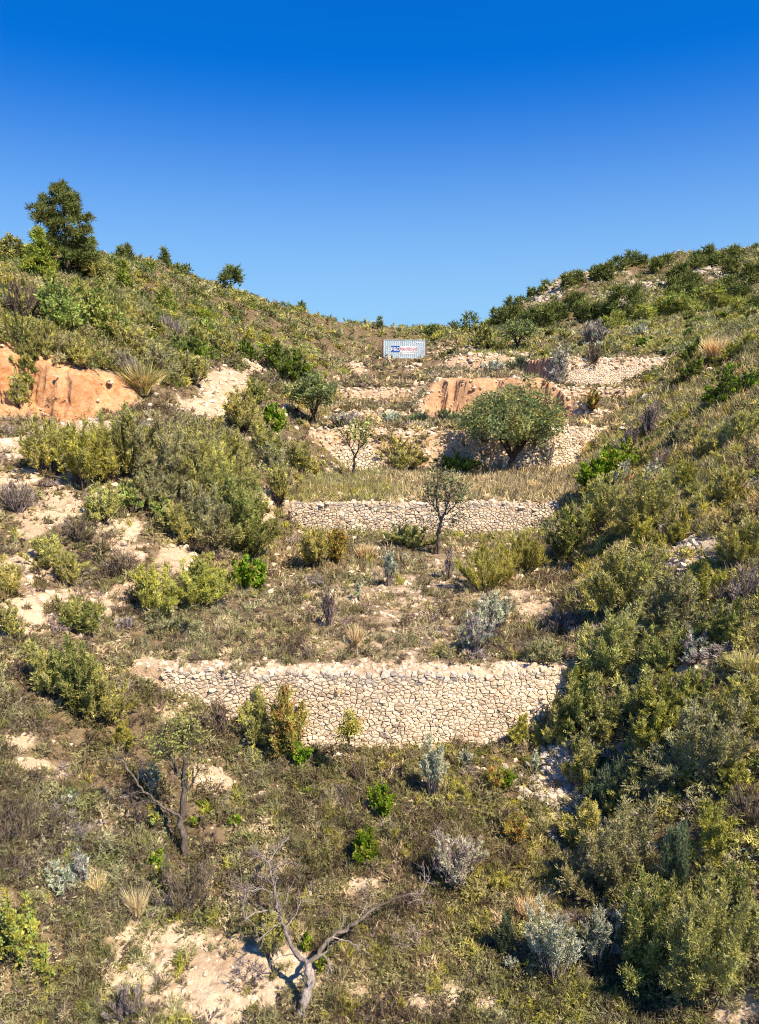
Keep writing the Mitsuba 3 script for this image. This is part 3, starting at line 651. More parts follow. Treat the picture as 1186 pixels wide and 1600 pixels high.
def leaf_clumps(L, ends, rng, n, spread, ll, lw, kinds, quad=False, up=.2, along=.5):
    if not ends: return
    E = np.array([e for e, _ in ends]); D = np.array([d for _, d in ends]); m = len(E)
    tone = rng.random(m); ck = pick(kinds, m, rng)
    o = rng.integers(0, m, n)
    dirs = unit(D[o] * along + rng.normal(size=(n, 3)) * .8 + np.array([0, 0, up]))
    P = E[o] + dirs * (spread * rng.random(n) ** .7)[:, None]
    Dl = unit(dirs + rng.normal(scale=.5, size=(n, 3)))
    k = np.where(rng.random(n) < .8, ck[o], pick(kinds, n, rng))
    L.add(P, Dl, ll * rng.uniform(.7, 1.3, n), lw * rng.uniform(.8, 1.2, n), k, .45 * tone[o] + .55 * rng.random(n), rng, quad)
def crown_tree(name, x, y, H, W, label, kind, kinds, trunk_h, trunk_r, nclump, seed, group=None, cat='tree', cov=3.0, flat=.62, low=.30, bark=13, lean=0.0, asp=2.2, lobes=None):
    """Short trunk forking into limbs that end in separate leaf clumps spread through an uneven crown."""
    rng = np.random.default_rng(seed)
    key = numbered(name); L, Tb = Leaves(), Tubes()
    z = ground_z(x, y); d = math.hypot(x, y); px = PX * d
    o = np.array([x, y, z - .1])
    top = o + np.array([lean * H * .15, 0, trunk_h + .1])
    q, rad = limb(Tb, [o, (o + top) / 2 + rng.normal(scale=.04 * H, size=3) * [1, 1, 0], top], trunk_r, trunk_r * .75, 7, bark, rng)
    C = np.array([x + lean * W * .2, y, z + H * (low + (1 - low) * .5)])
    R = np.array([W / 2, W / 2 * .95, H * (1 - low) / 2])
    cl = []
    while len(cl) < nclump:
        v = unit(rng.normal(size=3)) * rng.uniform(.55, .92)
        if v[2] < -.55 and rng.random() < .7: continue
        if lobes is not None and rng.random() > lobes(v): continue
        if v[2] < .15: v = v * [1.3, 1.3, .8]
        w_ = 1 + .22 * math.sin(2 * math.atan2(v[1], v[0]) + seed) + .16 * math.sin(3 * math.atan2(v[2], v[0]) + 2 * seed)
        cl.append(C + v * R * rng.uniform(.85, 1.12) * w_)
    cl = np.array(cl)
    nl = max(3, nclump // 7)
    limbs = []
    for i in range(nl):
        a = i / nl * 2 * np.pi + rng.uniform(-.4, .4)
        e = C + R * np.array([np.cos(a) * .5, np.sin(a) * .5, rng.uniform(-.1, .5)])
        c = top * .5 + e * .5 + np.array([np.cos(a), np.sin(a), 0]) * W * .05
        limbs.append(limb(Tb, [q[-1], c, e], trunk_r * .55, trunk_r * .22, 5, bark, rng))
    ends = []
    for c in cl:
        bq = min((lq[0] for lq in limbs), key=lambda a: np.linalg.norm(a - c, axis=1).min())
        i = int(np.argmin(np.linalg.norm(bq - c, axis=1))); b = bq[max(i - 1, 1)]
        Tb.add([b, (b + c) / 2 + rng.normal(scale=.04 * W, size=3), c], [trunk_r * .2, trunk_r * .13, max(.4 * px, .012)], 4, bark, rng.random())
        dirc = unit(c - C)
        for _ in range(5): ends.append((c + rng.normal(scale=.09 * W, size=3) * [1, 1, .7], dirc))
    n = int((W / px) * (H * (1 - low) / px) * cov)
    lw = math.sqrt(2 * 2.0 * px * px / asp); 
    leaf_clumps(L, ends, rng, n, W * .085 + .6 * px, lw * asp, lw, kinds, quad=True)
    L.put(key + '__crown'); Tb.put(key + '__trunk')
    tag(key, label, cat, group); TRI[0] += L.tris()
    return key
def pine_tree(x, y, H, W, label, seed, kinds=((7, .85), (11, .15)), group=None, low=.12, cov=3.0, layers=7, tip=.30, lean=0.0, shape=None, leaf=2.2):
    """Aleppo pine: a leaning trunk, whorls of upswept limbs, needle puffs at their ends."""
    rng = np.random.default_rng(seed); key = numbered('pine_tree'); L, Tb = Leaves(), Tubes()
    z = ground_z(x, y); d = math.hypot(x, y); px = PX * d; o = np.array([x, y, z - .1])
    top = o + np.array([lean * H, 0, H * .93])
    q, rad = limb(Tb, [o, o * .5 + top * .5 + rng.normal(scale=.03 * H, size=3) * [1, 1, 0], top], .035 * H ** .9 + .02, .02, 7, 13, rng)
    ends = []
    for k in range(layers):
        t = low + (1 - low) * (k + .3) / layers
        prof = shape(t) if shape else (tip + (1 - tip) * np.sin(np.clip((1 - t) / (1 - low), 0, 1) ** .75 * np.pi * .62))
        nb = 5 if W / px > 25 else 4
        for j in range(nb):
            a = j / nb * 2 * np.pi + rng.uniform(-.6, .6) + k
            r = W / 2 * prof * rng.uniform(.6, 1.1)
            b = np.array([np.interp(t * (len(q) - 1), np.arange(len(q)), q[:, c]) for c in range(3)])
            e = b + np.array([np.cos(a) * r, np.sin(a) * r, rng.uniform(.0, .10) * H + .12 * r])
            Tb.add([b, (b + e) / 2 + np.array([0, 0, -.05 * r]), e], [.02 + .006 * H * (1 - t), .015 + .003 * H * (1 - t), max(.3 * px, .01)], 4, 13, rng.random())
            m = 3 + int(3 * r / max(W / 2, .1))
            for s in range(m):
                u = rng.uniform(.45, 1.05); c = b * (1 - u) + e * u + rng.normal(scale=.11 * r + .03, size=3)
                ends.append((c, unit(e - b + np.array([0, 0, .8 * r]))))
    n = int((W / px) * (H / px) * cov * .8 * 2.2 / leaf)
    asp = 4.0; lw = math.sqrt(2 * leaf * px * px / asp)
    leaf_clumps(L, ends, rng, n, W * .065 + .7 * px, lw * asp, lw, kinds, up=.5, along=.7)
    L.put(key + '__crown'); Tb.put(key + '__trunk')
    tag(key, label, 'pine tree', group); TRI[0] += L.tris()
    return key

SHRUBS = [
    ('silver', 1.33, 17.48, 0.76, 1.37, 'silver grey shrub on pale bare stems in front of the near wall'),
    ('silver', 2.24, 18.53, 0.43, 0.50, 'small round silver green shrub at the near wall foot, right of the tall one'),
    ('fresh', 0.06, 16.83, 0.73, 0.73, 'bright green bush, upper of the two in the middle of the lowest terrace'),
    ('fresh', -0.30, 15.30, 0.73, 0.76, 'bright green bush, lower of the two in the middle of the lowest terrace'),
    ('greysil', 1.62, 14.51, 1.13, 1.22, 'sprawling ash grey shrub casting a dark shadow on the lowest terrace'),
    ('fresh', -1.77, 17.47, 0.28, 0.22, 'tiny green plant left of the two bright bushes'),
    ('yellow', 1.91, 17.37, 0.69, 0.37, 'low yellow green plant just below the tall silver shrub'),
    ('rusty', 2.83, 17.68, 0.99, 0.56, 'low yellow green bush with rusty tips right of the silver shrub'),
    ('olive', -3.32, 19.38, 1.11, 1.46, 'dark grey green bush against the left half of the near wall'),
    ('rusty', -2.42, 19.09, 1.34, 2.04, 'tall bush with rusty brown branches in front of the near wall'),
    ('lentisc', -2.08, 18.81, 0.74, 0.59, 'low bright green growth at the foot of the rusty bush'),
    ('blue', 2.34, 12.78, 0.36, 0.99, 'dark green rush like tuft at the lower middle right'),
    ('olive', -2.02, 12.79, 0.63, 0.89, 'grey green twiggy shrub left of the dead tree fork'),
    ('fresh', -1.40, 13.02, 0.27, 0.25, 'little green sprout in the fork of the dead tree'),
    ('fresh', -1.07, 12.58, 0.31, 0.19, 'small green plant right of the dead trunk'),
    ('silver', 2.43, 12.47, 0.28, 0.32, 'small pale silver plant beside the rush tuft'),
    ('straw', 2.96, 13.76, 0.85, 0.45, 'tan grass clump leaning over the lower gully edge'),
    ('silver', 3.18, 12.32, 0.93, 1.30, 'large silver green shrub with bare grey stems at the bottom right'),
    ('silver', 4.05, 12.62, 0.69, 1.10, 'silver green shrub right of the large one at the bottom'),
    ('rusty', 3.13, 16.00, 0.88, 0.58, 'golden rust tinted low bush beside the shaded gully'),
    ('fresh', 3.19, 17.91, 0.49, 0.40, 'bright green tuft at the gully edge below the near wall'),
    ('yellow', 3.83, 19.52, 0.52, 0.86, 'upright yellow green bush at the right end of the near wall'),
    ('olive', 4.61, 19.01, 0.58, 1.01, 'olive bush in the shade past the right end of the near wall'),
    ('dark', 5.20, 18.98, 1.19, 1.43, 'dark shrub leaning over the gully at the wall end'),
    ('olive', 4.99, 17.68, 0.96, 1.22, 'dull olive shrub on the right bank of the gully'),
    ('olive', 4.60, 15.58, 1.00, 1.07, 'dull olive shrub lower on the right bank of the gully'),
    ('silver', 4.01, 18.30, 0.26, 0.84, 'thin silver sapling standing in the shaded gully'),
    ('yellow', 2.50, 14.43, 0.53, 0.39, 'low yellow green growth left of the lower gully'),
    ('olive', -8.37, 18.34, 1.17, 1.29, 'olive shrub, left one of the cluster above the lower left slope'),
    ('dark', -7.44, 17.98, 1.47, 1.81, 'tall dense green shrub in the middle of the left cluster'),
    ('olive', -6.81, 18.14, 1.20, 1.25, 'bright tipped green shrub at the right of the left cluster'),
    ('yellow', -6.25, 17.38, 0.72, 0.68, 'yellow green bush behind the half dead tree'),
    ('silver', -5.29, 16.54, 0.54, 0.69, 'pale grey green shrub behind the forked trunk of the half dead tree'),
    ('leafy', -5.05, 15.82, 0.23, 0.34, 'small pale leafy plant left of the half dead trunk'),
    ('fresh', -4.69, 14.87, 0.60, 0.35, 'bright green round plant below the half dead tree'),
    ('silver', -6.14, 13.41, 0.57, 0.52, 'low silver cushion shrub on the lower left slope'),
    ('greysil', -5.88, 13.68, 0.33, 0.89, 'thin grey shrub leaning right of the silver cushion'),
    ('twig', -3.98, 13.98, 1.46, 0.84, 'broad dry grey brown twig bush on the lower left'),
    ('twig', -7.16, 14.00, 1.02, 0.74, 'dry brown twig bush at the left edge'),
    ('leafy', -6.40, 11.98, 0.81, 1.32, 'dark twigged shrub with yellowish leaves at the lower left edge'),
    ('leafy', -5.89, 11.95, 0.41, 0.71, 'smaller shrub with pale yellowish leaves near the lower left corner'),
    ('mauve', -4.39, 11.59, 0.73, 0.54, 'grey twig bush at the bottom edge left of the dead tree'),
    ('fresh', -4.13, 16.87, 0.43, 0.14, 'small green patch plant right of the half dead tree'),
    ('fresh', -4.33, 16.27, 0.24, 0.21, 'tiny green sprout beside the half dead trunk'),
    ('fresh', -3.33, 16.36, 0.24, 0.28, 'tiny green sprout right of the half dead tree'),
    ('dark', -5.13, 11.61, 0.27, 0.25, 'small green bush near the bottom left corner'),
    ('twig', -4.32, 19.19, 0.69, 0.95, 'brown dry bush at the left end of the near wall'),
    ('tan', -6.42, 19.77, 0.77, 0.39, 'low brownish cushion on the bare edge left of the near wall'),
    ('golden', -5.66, 13.80, 0.77, 0.38, 'yellowish grass clump on the lower left slope'),
    ('flower', -6.74, 15.30, 0.64, 0.31, 'low white flowered plant on the lower left slope'),
    ('straw', -4.79, 13.61, 0.33, 0.72, 'pale straw tuft left of the dry twig bush'),
    ('broom', 4.07, 28.16, 2.34, 1.49, 'large spiky yellow green broom on the right of the middle terrace'),
    ('broom', 6.03, 30.52, 1.90, 1.58, 'spiky green broom behind the large one, by the right slope'),
    ('greysil', 2.81, 21.49, 1.06, 1.15, 'grey twiggy shrub on the right of the lower terrace'),
    ('silver', 3.67, 23.46, 1.35, 1.10, 'silvery shrub behind the grey twiggy one on the lower terrace'),
    ('mauve', -1.65, 23.97, 0.59, 1.36, 'tall dry grey bundle of stems in the middle of the lower terrace'),
    ('silver', 0.35, 28.61, 0.59, 1.26, 'thin silver sapling in the middle of the lower terrace'),
    ('silver', -0.77, 26.82, 0.35, 0.68, 'tiny silver plant beside the thin silver sapling'),
    ('rusty', -1.90, 32.04, 1.49, 1.60, 'dark yellow green shrub with rusty side left below the middle wall'),
    ('olive', -2.72, 31.24, 1.62, 1.82, 'upright green shrub left of the rusty one below the middle wall'),
    ('golden', -0.65, 32.89, 1.41, 0.73, 'golden grass clump in front of the middle wall'),
    ('straw', -0.72, 22.26, 0.66, 0.68, 'straw coloured tuft near the front of the lower terrace'),
    ('tan', 4.63, 20.97, 1.81, 0.57, 'low yellowish cushion shrub above the right end of the near wall'),
    ('mauve', 5.75, 23.27, 1.26, 0.54, 'low grey twig mound on the right edge of the lower terrace'),
    ('mauve', 2.79, 29.68, 0.51, 1.10, 'dry greyish stems left of the large broom'),
    ('dark', 1.43, 35.40, 2.73, 0.82, 'low dark green growth along the foot of the middle wall'),
    ('olive', -13.96, 31.90, 2.45, 2.24, 'olive shrub at the left, first below the pale ledge'),
    ('yellow', -12.13, 31.05, 2.63, 2.63, 'yellowish green upright shrub left in the big thicket'),
    ('olive', -10.90, 32.79, 3.00, 2.89, 'tall olive shrub at the top of the big left thicket'),
    ('tan', -9.12, 32.45, 3.03, 2.93, 'tan green shrub in the middle of the big left thicket'),
    ('olive', -7.80, 33.37, 3.26, 3.11, 'olive shrub in the heart of the big left thicket'),
    ('dark', -5.50, 30.74, 3.04, 3.08, 'dark green feathery shrub at the lower right end of the thicket'),
    ('tan', -6.72, 29.77, 2.56, 2.21, 'brownish green shrub low in the thicket left of the dark one'),
    ('olive', -6.56, 34.89, 2.85, 2.48, 'olive green shrub at the right of the big left thicket'),
    ('pale', -10.07, 30.10, 1.28, 0.95, 'pale leafed low bush under the thicket'),
    ('pale', -8.59, 29.86, 1.12, 0.95, 'pale leafed small bush on the bare slope under the thicket'),
    ('olive', -11.14, 25.09, 1.56, 0.95, 'dull olive shrub on the bare left slope'),
    ('olive', -10.24, 24.41, 1.10, 0.92, 'dark olive shrub right of the dull one on the bare left slope'),
    ('dark', -8.83, 21.65, 1.66, 0.87, 'dark olive shrub low on the left slope'),
    ('yellow', -7.17, 23.73, 1.98, 1.41, 'yellow green shrub at the left edge of the lower terrace'),
    ('yellow', -5.96, 24.92, 1.91, 1.65, 'second yellow green shrub at the left edge of the lower terrace'),
    ('lentisc', -4.89, 27.80, 1.49, 1.22, 'fresh green bush left on the lower terrace near the dark thicket'),
    ('tan', -6.47, 23.07, 2.10, 0.63, 'low green mat in front of the yellow green shrubs'),
    ('mauve', -13.45, 27.86, 1.33, 1.01, 'mauve grey twig shrub at the left edge under the ledge'),
    ('twig', -10.92, 26.93, 1.15, 0.84, 'dry twigs on the bare left slope'),
    ('twig', -8.89, 25.55, 1.19, 0.87, 'grey dead twigs right on the bare left slope'),
    ('olive', -11.19, 22.14, 0.88, 1.21, 'olive shrub cut by the left frame edge'),
    ('olive', -10.06, 20.04, 0.88, 0.98, 'olive shrub at the left edge above the lower cluster'),
    ('olive', -5.16, 38.66, 1.45, 1.90, 'green upright shrub by the pale earth bank left of the middle wall'),
    ('lentisc', -6.76, 49.53, 1.66, 1.62, 'bright fern green bush right of the track'),
    ('olive', -8.18, 46.02, 2.78, 2.63, 'upright green shrub on the edge of the track'),
    ('dark', -8.66, 54.40, 1.72, 1.89, 'dark green shrub behind the upright one at the track'),
    ('oak', -8.11, 68.38, 5.10, 3.06, 'dense dark green bush beside the top of the track'),
    ('oak', -11.63, 68.73, 2.38, 1.59, 'dark green bush left of the dense one by the track'),
    ('yellow', -13.19, 80.54, 1.72, 1.59, 'small yellow green bush above the track'),
    ('yellow', -11.88, 83.35, 2.61, 1.37, 'yellow green low bush above the dense dark bush'),
    ('olive', -4.66, 44.87, 1.52, 1.68, 'dark olive green bush left on the middle terrace'),
    ('rusty', -4.07, 45.88, 1.09, 1.04, 'small rusty green bush left on the middle terrace'),
    ('tan', -5.72, 41.46, 1.96, 1.66, 'tan green shrub left above the middle wall'),
    ('olive', 1.90, 52.41, 3.27, 1.81, 'big dark green bush in front of the rubble bank'),
    ('oak', 5.29, 51.38, 3.47, 1.14, 'dark low bush in the shade of the round olive tree'),
    ('olive', -10.58, 28.63, 1.71, 1.35, 'olive shrub under the left part of the big thicket'),
    ('olive', -7.71, 29.22, 1.75, 1.37, 'olive shrub at the lower edge of the big thicket'),
    ('tan', -9.29, 30.73, 2.09, 1.97, 'brownish shrub in the lower middle of the big thicket'),
    ('olive', -6.32, 43.38, 2.19, 2.11, 'olive shrub at the upper right corner of the big thicket'),
    ('tan', -9.00, 36.45, 2.76, 2.05, 'grey green shrub at the top edge of the big thicket'),
    ('olive', -7.57, 38.48, 2.60, 2.17, 'olive shrub at the upper right of the big thicket'),
    ('pale', -19.88, 49.12, 3.63, 2.99, 'pale green broad leaved bush, left half of the large clump above the clay bank'),
    ('pale', -18.68, 52.26, 3.61, 3.10, 'pale green broad leaved bush, right half of the large clump above the clay bank'),
    ('twig', -22.21, 48.70, 2.63, 2.48, 'dark brown twiggy bush at the left edge above the clay bank'),
    ('dark', -19.44, 42.34, 2.17, 1.75, 'dark green bush hanging over the left end of the clay bank'),
    ('olive', -16.75, 43.28, 1.72, 1.65, 'olive bush on the rim of the orange clay bank'),
    ('esparto', -13.84, 44.91, 1.72, 2.16, 'golden green esparto clump at the right end of the clay bank'),
    ('oak', -14.19, 59.07, 3.02, 1.56, 'dark green low bush on the left hillside above the track'),
    ('mauve', -16.58, 62.49, 1.85, 1.34, 'mauve grey twig bush on the left hillside'),
    ('olive', -18.71, 42.88, 1.42, 1.42, 'grey green bush above the left end of the clay bank'),
    ('tan', -15.83, 46.37, 2.30, 1.30, 'dull brush on the rim right of the olive bush'),
    ('olive', -19.35, 41.23, 1.03, 2.05, 'olive bush growing in the cleft of the clay bank'),
    ('olive', -16.38, 51.18, 2.36, 1.94, 'olive shrub above the esparto clump'),
    ('tan', -14.12, 49.71, 2.47, 2.06, 'tan green shrub on the slope between esparto clump and track'),
    ('olive', -12.85, 52.89, 2.63, 1.93, 'olive shrub just above the track'),
    ('olive', -13.20, 65.28, 2.15, 2.70, 'tall olive shrub beside the top of the track'),
    ('greysil', -2.65, 54.68, 2.29, 1.05, 'grey dry shrub on the narrow terrace right of the small olive tree'),
    ('silver', 0.92, 57.87, 1.94, 0.83, 'low grey green shrub on the narrow terrace, first of a row'),
    ('blue', 3.00, 57.92, 2.13, 0.83, 'low blue green shrub on the narrow terrace, middle of a row'),
    ('blue', 5.09, 59.72, 2.20, 0.96, 'low blue green shrub on the narrow terrace, last of a row'),
    ('greysil', 11.62, 52.98, 1.25, 1.47, 'small grey shrub against the stone wall right of the round olive tree'),
    ('greysil', 19.65, 84.95, 3.10, 2.82, 'round grey green bush on top of the orange mound'),
    ('twig', 23.80, 86.03, 1.85, 1.71, 'brownish tuft hanging over the orange terrace edge'),
    ('rusty', 18.07, 65.07, 1.52, 1.72, 'small yellow rusty bush in the green gully below the high wall'),
    ('dark', 16.05, 113.99, 5.26, 2.82, 'dark green bush on the upper terrace right of the container'),
    ('greysil', 31.33, 113.67, 4.30, 3.19, 'bare grey round bush above the high wall'),
    ('silver', 12.27, 83.74, 2.77, 1.11, 'low silver shrub on the terrace right of the container, above the mound'),
    ('dark', 8.76, 99.27, 1.97, 1.15, 'small dark bush just right of the container'),
    ('blue', 16.93, 94.30, 4.68, 1.56, 'low grey green bush on the terrace above the orange mound'),
    ('lentisc', 11.28, 38.35, 3.12, 1.98, 'glossy bright green bush at the foot of the right slope'),
    ('mauve', 15.47, 43.62, 1.24, 1.94, 'tall grey dead twig bush on the right slope'),
    ('mauve', 14.32, 43.56, 1.25, 1.21, 'grey twigs below the tall dead bush on the right slope'),
    ('mauve', 13.05, 35.37, 1.02, 0.91, 'small grey dead bush right of the glossy green bush'),
    ('oak', 19.15, 41.46, 3.31, 1.43, 'dark shaded shrub band on the upper right slope'),
    ('oak', 22.63, 56.30, 2.52, 1.31, 'dark green low shrub on the crest of the right slope'),
    ('golden', 24.61, 56.56, 2.99, 1.96, 'golden grass clump on the crest of the right slope'),
    ('esparto', 13.41, 32.63, 0.83, 0.63, 'yellow green esparto tuft on the right slope'),
    ('silver', 14.85, 34.31, 0.81, 0.78, 'silver plant on the upper right slope'),
    ('silver', 12.16, 33.78, 0.80, 1.05, 'silver grey plant behind the glossy green bush'),
    ('silver', 11.67, 36.73, 1.06, 1.01, 'silver green plant in front of the glossy bush'),
    ('yellow', 23.96, 52.14, 2.58, 1.29, 'yellowish grass green shrub near the right edge of the crest'),
    ('olive', 9.32, 31.40, 2.20, 2.22, 'olive shrub left of the pair at the top of the right thicket'),
    ('olive', 10.05, 28.73, 2.24, 2.19, 'olive shrub right of the pair at the top of the right thicket'),
    ('dark', 7.88, 31.27, 1.94, 1.98, 'dark green upright shrub at the right edge of the lower terrace'),
    ('yellow', 10.14, 25.51, 1.18, 1.03, 'yellow green shrub beside the stony patch of the right slope'),
    ('yellow', 9.24, 26.02, 1.05, 1.36, 'yellow green upright shrub below the top pair'),
    ('olive', 7.32, 22.55, 2.22, 2.00, 'large olive shrub in the middle of the right thicket, left part'),
    ('tan', 8.03, 20.29, 1.56, 1.62, 'brown green shrub right of the large olive one in the thicket'),
    ('yellow', 9.08, 20.87, 1.11, 0.95, 'yellow green shrub on the right thicket beneath the stony patch'),
    ('olive', 6.31, 19.92, 1.99, 1.73, 'large olive shrub above the right end of the near wall'),
    ('yellow', 5.52, 19.88, 0.88, 1.10, 'upright yellow green shrub touching the right end of the near wall'),
    ('dark', 7.44, 19.16, 1.45, 0.94, 'dark green shrub behind the large olive one above the wall end'),
    ('dark', 8.73, 18.69, 1.08, 1.10, 'green shrub at the right near the esparto clump'),
    ('olive', 10.52, 21.68, 1.83, 1.46, 'olive shrub at the right edge beside the stony patch'),
    ('mauve', 9.84, 19.85, 1.05, 0.83, 'purple brown twig bush at the right edge'),
    ('esparto', 8.72, 17.26, 1.17, 0.63, 'arching golden esparto clump at the right edge'),
    ('greysil', 7.99, 18.56, 0.88, 0.60, 'grey twig bush on the stony ground of the right slope'),
    ('yellow', 6.92, 17.56, 1.28, 1.09, 'bright yellow green shrub in the right thicket, upper of two'),
    ('olive', 6.39, 18.16, 1.13, 0.99, 'olive shrub left of the bright yellow green one'),
    ('dark', 7.49, 17.40, 1.08, 0.70, 'dark shrub right of the bright yellow green one'),
    ('olive', 8.00, 15.85, 1.22, 1.29, 'olive shrub at the right edge below the esparto clump'),
    ('olive', 5.60, 18.37, 1.23, 1.03, 'olive shrub overhanging the gully by the wall end'),
    ('yellow', 6.40, 16.88, 1.14, 1.05, 'bright yellow green shrub in the right thicket, lower of two'),
    ('tan', 6.79, 15.44, 2.16, 1.49, 'large grey olive shrub spreading on the right slope'),
    ('blue', 5.33, 17.44, 1.04, 0.62, 'blue green spiky tuft over the shaded gully'),
    ('blue', 5.16, 16.26, 1.45, 0.94, 'tall blue green rush like broom in the right thicket'),
    ('tan', 4.64, 14.03, 1.74, 1.89, 'large tan olive shrub with reddish twigs at the lower right'),
    ('blue', 5.69, 13.29, 0.75, 1.25, 'blue green spiky shrub right of the large tan olive one'),
    ('yellow', 6.52, 13.57, 1.13, 0.92, 'yellow green shrub at the lower right near the edge'),
    ('twig', 7.27, 13.86, 0.95, 0.76, 'brown twig bush at the right edge'),
    ('dark', 4.85, 12.26, 1.47, 1.76, 'dark green shrub at the bottom right, left part'),
    ('olive', 5.50, 11.47, 1.46, 2.22, 'olive green shrub at the bottom right, right part'),
    ('dark', 6.39, 12.61, 0.82, 0.57, 'dark shrub in shadow near the lower right edge'),
    ('olive', 6.32, 11.88, 0.76, 0.96, 'olive shrub at the lower right frame edge'),
    ('yellow', 7.29, 14.73, 0.75, 0.64, 'yellowish shrub at the right edge behind the large grey olive one'),
    ('olive', 5.64, 16.08, 0.99, 0.82, 'small olive shrub between blue green broom and large grey olive shrub'),
    ('olive', 14.07, 32.93, 1.89, 1.12, 'olive shrub in the middle of the upper right slope'),
    ('yellow', 12.14, 30.65, 1.64, 1.03, 'yellow green shrub right of the silver plant on the right slope'),
    ('olive', 12.22, 26.77, 1.80, 1.12, 'olive shrub on the right slope near the right edge'),
    ('tan', 14.78, 37.66, 1.77, 1.08, 'tan shrub near the silver plant on the upper right slope'),
    ('olive', 15.09, 32.25, 1.84, 1.41, 'olive shrub at the right edge of the upper slope'),
]
for _s, _x, _y, _w, _h, _l in SHRUBS: make_shrub(_s, _x, _y, _w * .92, _h * .95, _l)

# ------------------------------------------------------------------ trees
def crown_tree_at(x, y, H, W, name, label, seed, trunk_h=.8, **kw):
    crown_tree(name, x, y, H, W, label, 'olive', ((9, .72), (0, .28)), trunk_h, .035 * H + .06, int(18 + 7 * W), seed, low=.33, cov=3.2, cat='olive tree', **kw)
def big_pine(t): return [.75, .9, 1.0, .7, .95, 1.0, .85, .8, .62, .3][min(int(t * 10), 9)]
def cone_pine(t): return max(.16, 1.05 - t)
def round_pine(t): return math.sqrt(max(.05, 1 - (1.7 * t - .75) ** 2))
def far_pine(x, y, H, W, i, young, place):
    k = {'sky': .55 + .6 * ((i * 53) % 7) / 6, 'belt': 1.35, 'slope': 1.2, 'edge': 1.3}[place] * (.8 + .45 * ((i * 37) % 11) / 10)
    text = {'sky': 'dark green pine on the skyline of the far right hill', 'belt': 'dark green pine in the tree belt along the foot of the far hill', 'slope': 'dark green pine scattered on the open slope of the far hill', 'edge': 'dark green pine in the wood at the right edge of the far hill'}[place]
    pine_tree(x, y, H * k, W * k, 'bright green young pine low on the far hill' if young else text, 200 + i,
              kinds=((8, .5), (0, .5)) if young else ((7, .6), (11, .4)), group='young pines low on the far hill' if young else text.split('dark green ')[1].replace('pine', 'pines', 1), low=.03, layers=5, shape=round_pine, cov=3.4)
crown_tree_at(-4.84, 56.19, 3.86, 3.01, 'olive_tree', 'small rounded olive tree on the narrow upper terrace left', 61, trunk_h=.8)
crown_tree_at(8.89, 50.82, 5.53, 6.10, 'olive_tree', 'large round olive tree on the middle terrace casting shade', 62, trunk_h=1.0)
crown_tree_at(20.59, 116.25, 4.22, 4.02, 'olive_tree', 'pale olive tree far up beyond the orange mound', 63, trunk_h=.7)
pine_tree(-26.53, 67.37, 7.95, 5.47, 'big dark pine standing above the left hillside', 71, layers=10, cov=3.4, leaf=1.3, shape=big_pine, lean=-.03)
pine_tree(-25.38, 59.28, 3.89, 2.99, 'young yellow green pine in front of the big dark pine', 72, kinds=((8, .9), (1, .1)), low=.02, layers=9, shape=cone_pine)
pine_tree(-26.38, 70.17, 3.34, 3.42, 'low rounded dark pine at the foot of the big pine', 73, kinds=((7, .8), (11, .2)), low=.05, shape=round_pine)
pine_tree(-25.20, 69.67, 1.94, 2.27, 'small round green pine right of the big pine', 74, kinds=((0, .6), (7, .4)), low=.02, shape=round_pine)
pine_tree(-31.36, 67.36, 2.32, 2.40, 'pine at the left edge of the hillside skyline', 75, kinds=((7, .5), (0, .5)), low=.05, shape=round_pine)
pine_tree(-29.25, 89.48, 1.61, 1.45, 'small dark pine on the skyline, first right of the big pine', 76, low=.02, shape=cone_pine)
pine_tree(-28.80, 90.58, 1.93, 1.32, 'pointed small pine on the skyline, second right of the big pine', 77, low=.02, shape=cone_pine)
pine_tree(-23.64, 72.65, 2.62, 1.77, 'yellow green young pine with dark base on the left hillside', 78, kinds=((8, .7), (7, .3)), low=.02, shape=cone_pine)
pine_tree(-19.33, 70.77, 2.56, 2.31, 'young green pine in the middle of the left hillside', 79, kinds=((8, .5), (0, .5)), low=.02, shape=cone_pine)
pine_tree(-25.00, 85.83, 1.27, 1.25, 'tiny round pine high on the left hillside', 80, kinds=((8, .5), (7, .5)), low=.02, shape=round_pine)
pine_tree(-16.98, 75.88, 1.62, 1.74, 'bright yellow green young pine low on the left hillside', 81, kinds=((8, .9), (1, .1)), low=.02, shape=round_pine)
pine_tree(-25.59, 94.02, 2.16, 1.52, 'dark pine on the left skyline with pointed top', 82, low=.05, shape=cone_pine)
pine_tree(-23.83, 95.34, 1.25, 2.01, 'flat rounded dark pine on the left skyline', 83, low=.05, shape=round_pine)
pine_tree(-20.80, 110.16, 3.07, 3.23, 'lone spreading pine on the left skyline above the track', 84, low=.3, shape=round_pine, lean=.1)
pine_tree(-12.47, 125.07, 1.44, 1.43, 'tiny tree on the left skyline halfway down', 85, low=.1, shape=cone_pine)
pine_tree(0.11, 131.40, 1.95, 1.08, 'tiny pointed tree on the skyline left of the container', 86, low=.05, shape=cone_pine)
pine_tree(8.68, 128.88, 1.49, 3.18, 'dark round tree on the skyline above the container', 87, kinds=((11, .7), (7, .3)), low=.02, shape=round_pine)
pine_tree(16.00, 138.27, 3.64, 3.18, 'airy grey green tree on the saddle skyline', 88, kinds=((9, .6), (7, .4)), low=.15, cov=1.3, shape=round_pine)
pine_tree(13.35, 137.88, 1.82, 2.04, 'small airy tree left of the taller one on the saddle', 89, kinds=((9, .6), (7, .4)), low=.1, cov=1.4, shape=round_pine)
far_pine(26.59, 186.99, 2.31, 2.31, 0, 1, 'belt')
far_pine(28.82, 186.56, 3.43, 4.03, 1, 0, 'belt')
far_pine(30.52, 179.71, 2.83, 3.32, 2, 0, 'belt')
